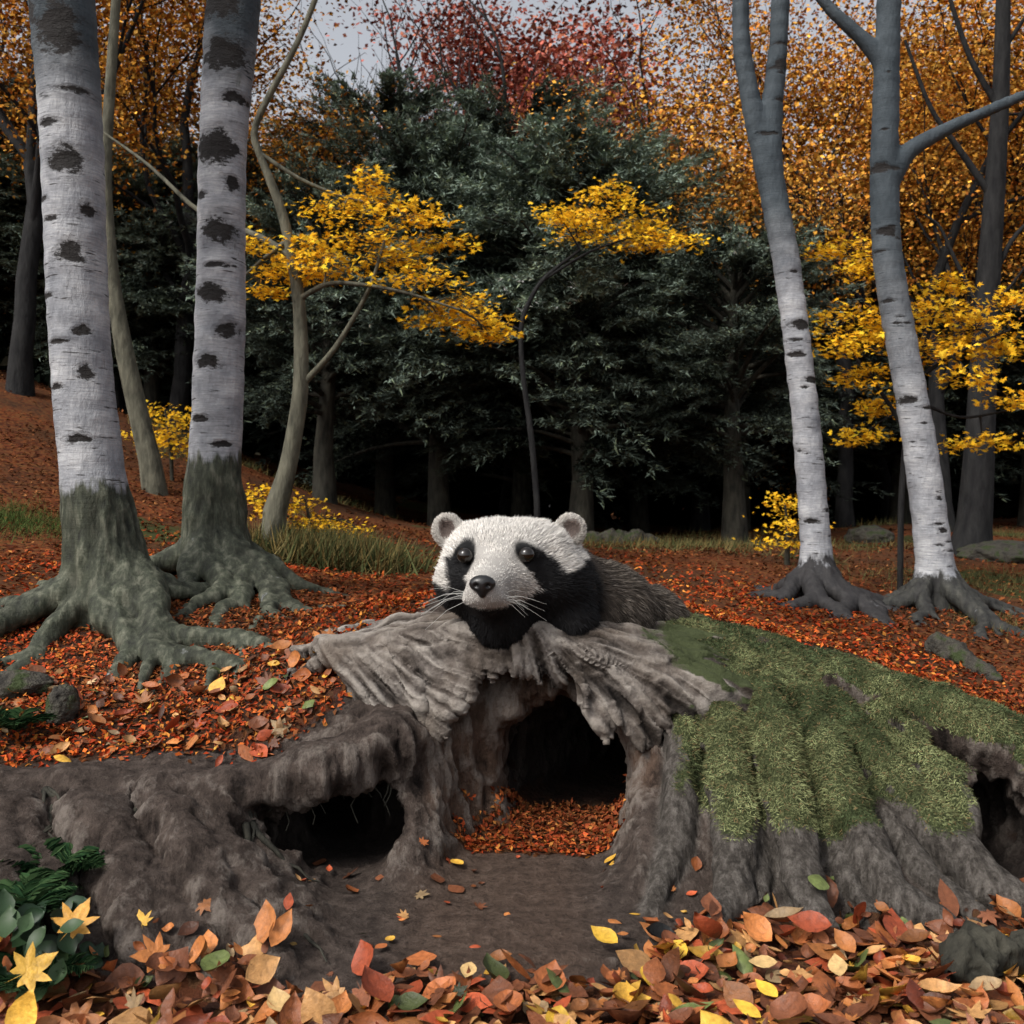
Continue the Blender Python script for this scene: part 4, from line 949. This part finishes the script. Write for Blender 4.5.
isear = (np.abs(q[:, 0]) > .21) & (q[:, 2] > .12) & (q[:, 1] > 0) & (q[:, 1] < .2); ln = np.where(isear, .02, ln)
clump = np.stack([fbm(P*22, 2, 8), fbm(P*22, 2, 18), fbm(P*22, 2, 28)], -1)*.35
dirs = nrm(flow+Nn*rng.uniform(.12, .4, (n, 1))+.1*rng.normal(size=(n, 3))+clump)
c = furcol(P)*(1+.2*rng.normal(size=(n, 1)))
bodyhair = (q[:, 1] > .25) & (q[:, 0] > .38)
g = rng.random(n); c[bodyhair & (g < .35)] *= .3; c[bodyhair & (g > .85)] = (.23, .2, .17)
side = nrm(np.cross(dirs, Nn+.6*rng.normal(size=(n, 3)))); wv_ = rng.uniform(.0016, .003, n)[:, None]
V3 = np.stack([P+side*wv_-Nn*.003, P-side*wv_-Nn*.003, P+dirs*ln[:, None]-Nn*(ln*.15)[:, None]], 1)
F3 = (np.array([[0, 1, 2]])[None]+(np.arange(n)*3)[:, None, None]).reshape(-1, 3)
make_mesh('fur', V3.reshape(-1, 3), F3, M_FUR, col=np.repeat(np.clip(c, .004, .9), 3, axis=0), parent=bad)
def sph(name, c, r, mat):
    bpy.ops.mesh.primitive_uv_sphere_add(segments=32, ring_count=20, radius=1, location=tuple(c)); o = bpy.context.object; o.name = name; o.scale = r
    o.data.polygons.foreach_set('use_smooth', np.ones(len(o.data.polygons), bool)); o.data.materials.append(mat); o.parent = bad
sph('eye_a', L(-.188, -.214, .078), (.038, .038, .038), M_EYE); sph('eye_b', L(.104, -.224, .083), (.038, .038, .038), M_EYE)
nv = Vol(L(-.2, -.56, -.15), L(.02, -.3, .1), .006)
nv.ell(L(-.098, -.46, -.037), (.06, .04, .04), .02); nv.ell(L(-.098, -.455, -.073), (.022, .03, .03), .02)
nv.ell(L(-.125, -.498, -.044), (.012, .02, .01), .008, True); nv.ell(L(-.071, -.498, -.044), (.012, .02, .01), .008, True)
a, b_ = nv.nets(); make_mesh('nose', a, b_, M_NOSE, parent=bad)
wk = Acc()
for i in range(22):
    s = -1 if i % 2 else 1; p = L(-.095+s*.07, -.37, -.1+rng.uniform(-.025, .025)); d = np.array([s*rng.uniform(.7, 1.), rng.uniform(-.2, .25), rng.uniform(-.5, .35)]); d /= np.linalg.norm(d); l = rng.uniform(.12, .24)
    tube(wk, [p, p+d*l*.5+np.array([0, 0, .01]), p+d*l+np.array([0, 0, -.02])], [.0011, .0009, .0004], 4, np.array([.4, .4, .38]))
wk.out('whiskers', M_FUR, bad)

# ------------------------------------------------------------------ light, sky, camera
w = bpy.data.worlds.new('World'); scene.world = w; w.use_nodes = True; nt = w.node_tree
bg = nt.nodes['Background']; sky = nt.nodes.new('ShaderNodeTexSky'); sky.sky_type = 'NISHITA'; sky.sun_disc = False
EL, AZ = 47, 226
sky.sun_elevation = math.radians(EL); sky.sun_rotation = math.radians(AZ); sky.dust_density = 5.0; sky.air_density = 1.0
hs = nt.nodes.new('ShaderNodeHueSaturation'); hs.inputs['Saturation'].default_value = .25; hs.inputs['Value'].default_value = 1.35
nt.links.new(sky.outputs[0], hs.inputs['Color']); nt.links.new(hs.outputs[0], bg.inputs[0]); bg.inputs[1].default_value = .15
sd_ = bpy.data.lights.new('sun', 'SUN'); sd_.energy = 2.1; sd_.angle = math.radians(8); sd_.color = (1, .94, .85)
so = bpy.data.objects.new('sun', sd_); scene.collection.objects.link(so)
el, az = math.radians(EL), math.radians(AZ)
dv = Vector((math.sin(az)*math.cos(el), math.cos(az)*math.cos(el), math.sin(el)))
so.rotation_euler = dv.to_track_quat('Z', 'Y').to_euler()
cam = bpy.data.cameras.new('camera'); co = bpy.data.objects.new('camera', cam); scene.collection.objects.link(co)
co.location = (0, 0, CH); co.rotation_euler = (math.radians(90), 0, 0); cam.sensor_width = 36; cam.lens = 36*1000/1024; cam.clip_end = 1000
cam.dof.use_dof = True; cam.dof.focus_distance = 4.8; cam.dof.aperture_fstop = 4.0
scene.camera = co
scene.view_settings.view_transform = 'Standard'; scene.view_settings.look = 'None'; scene.view_settings.exposure = 0
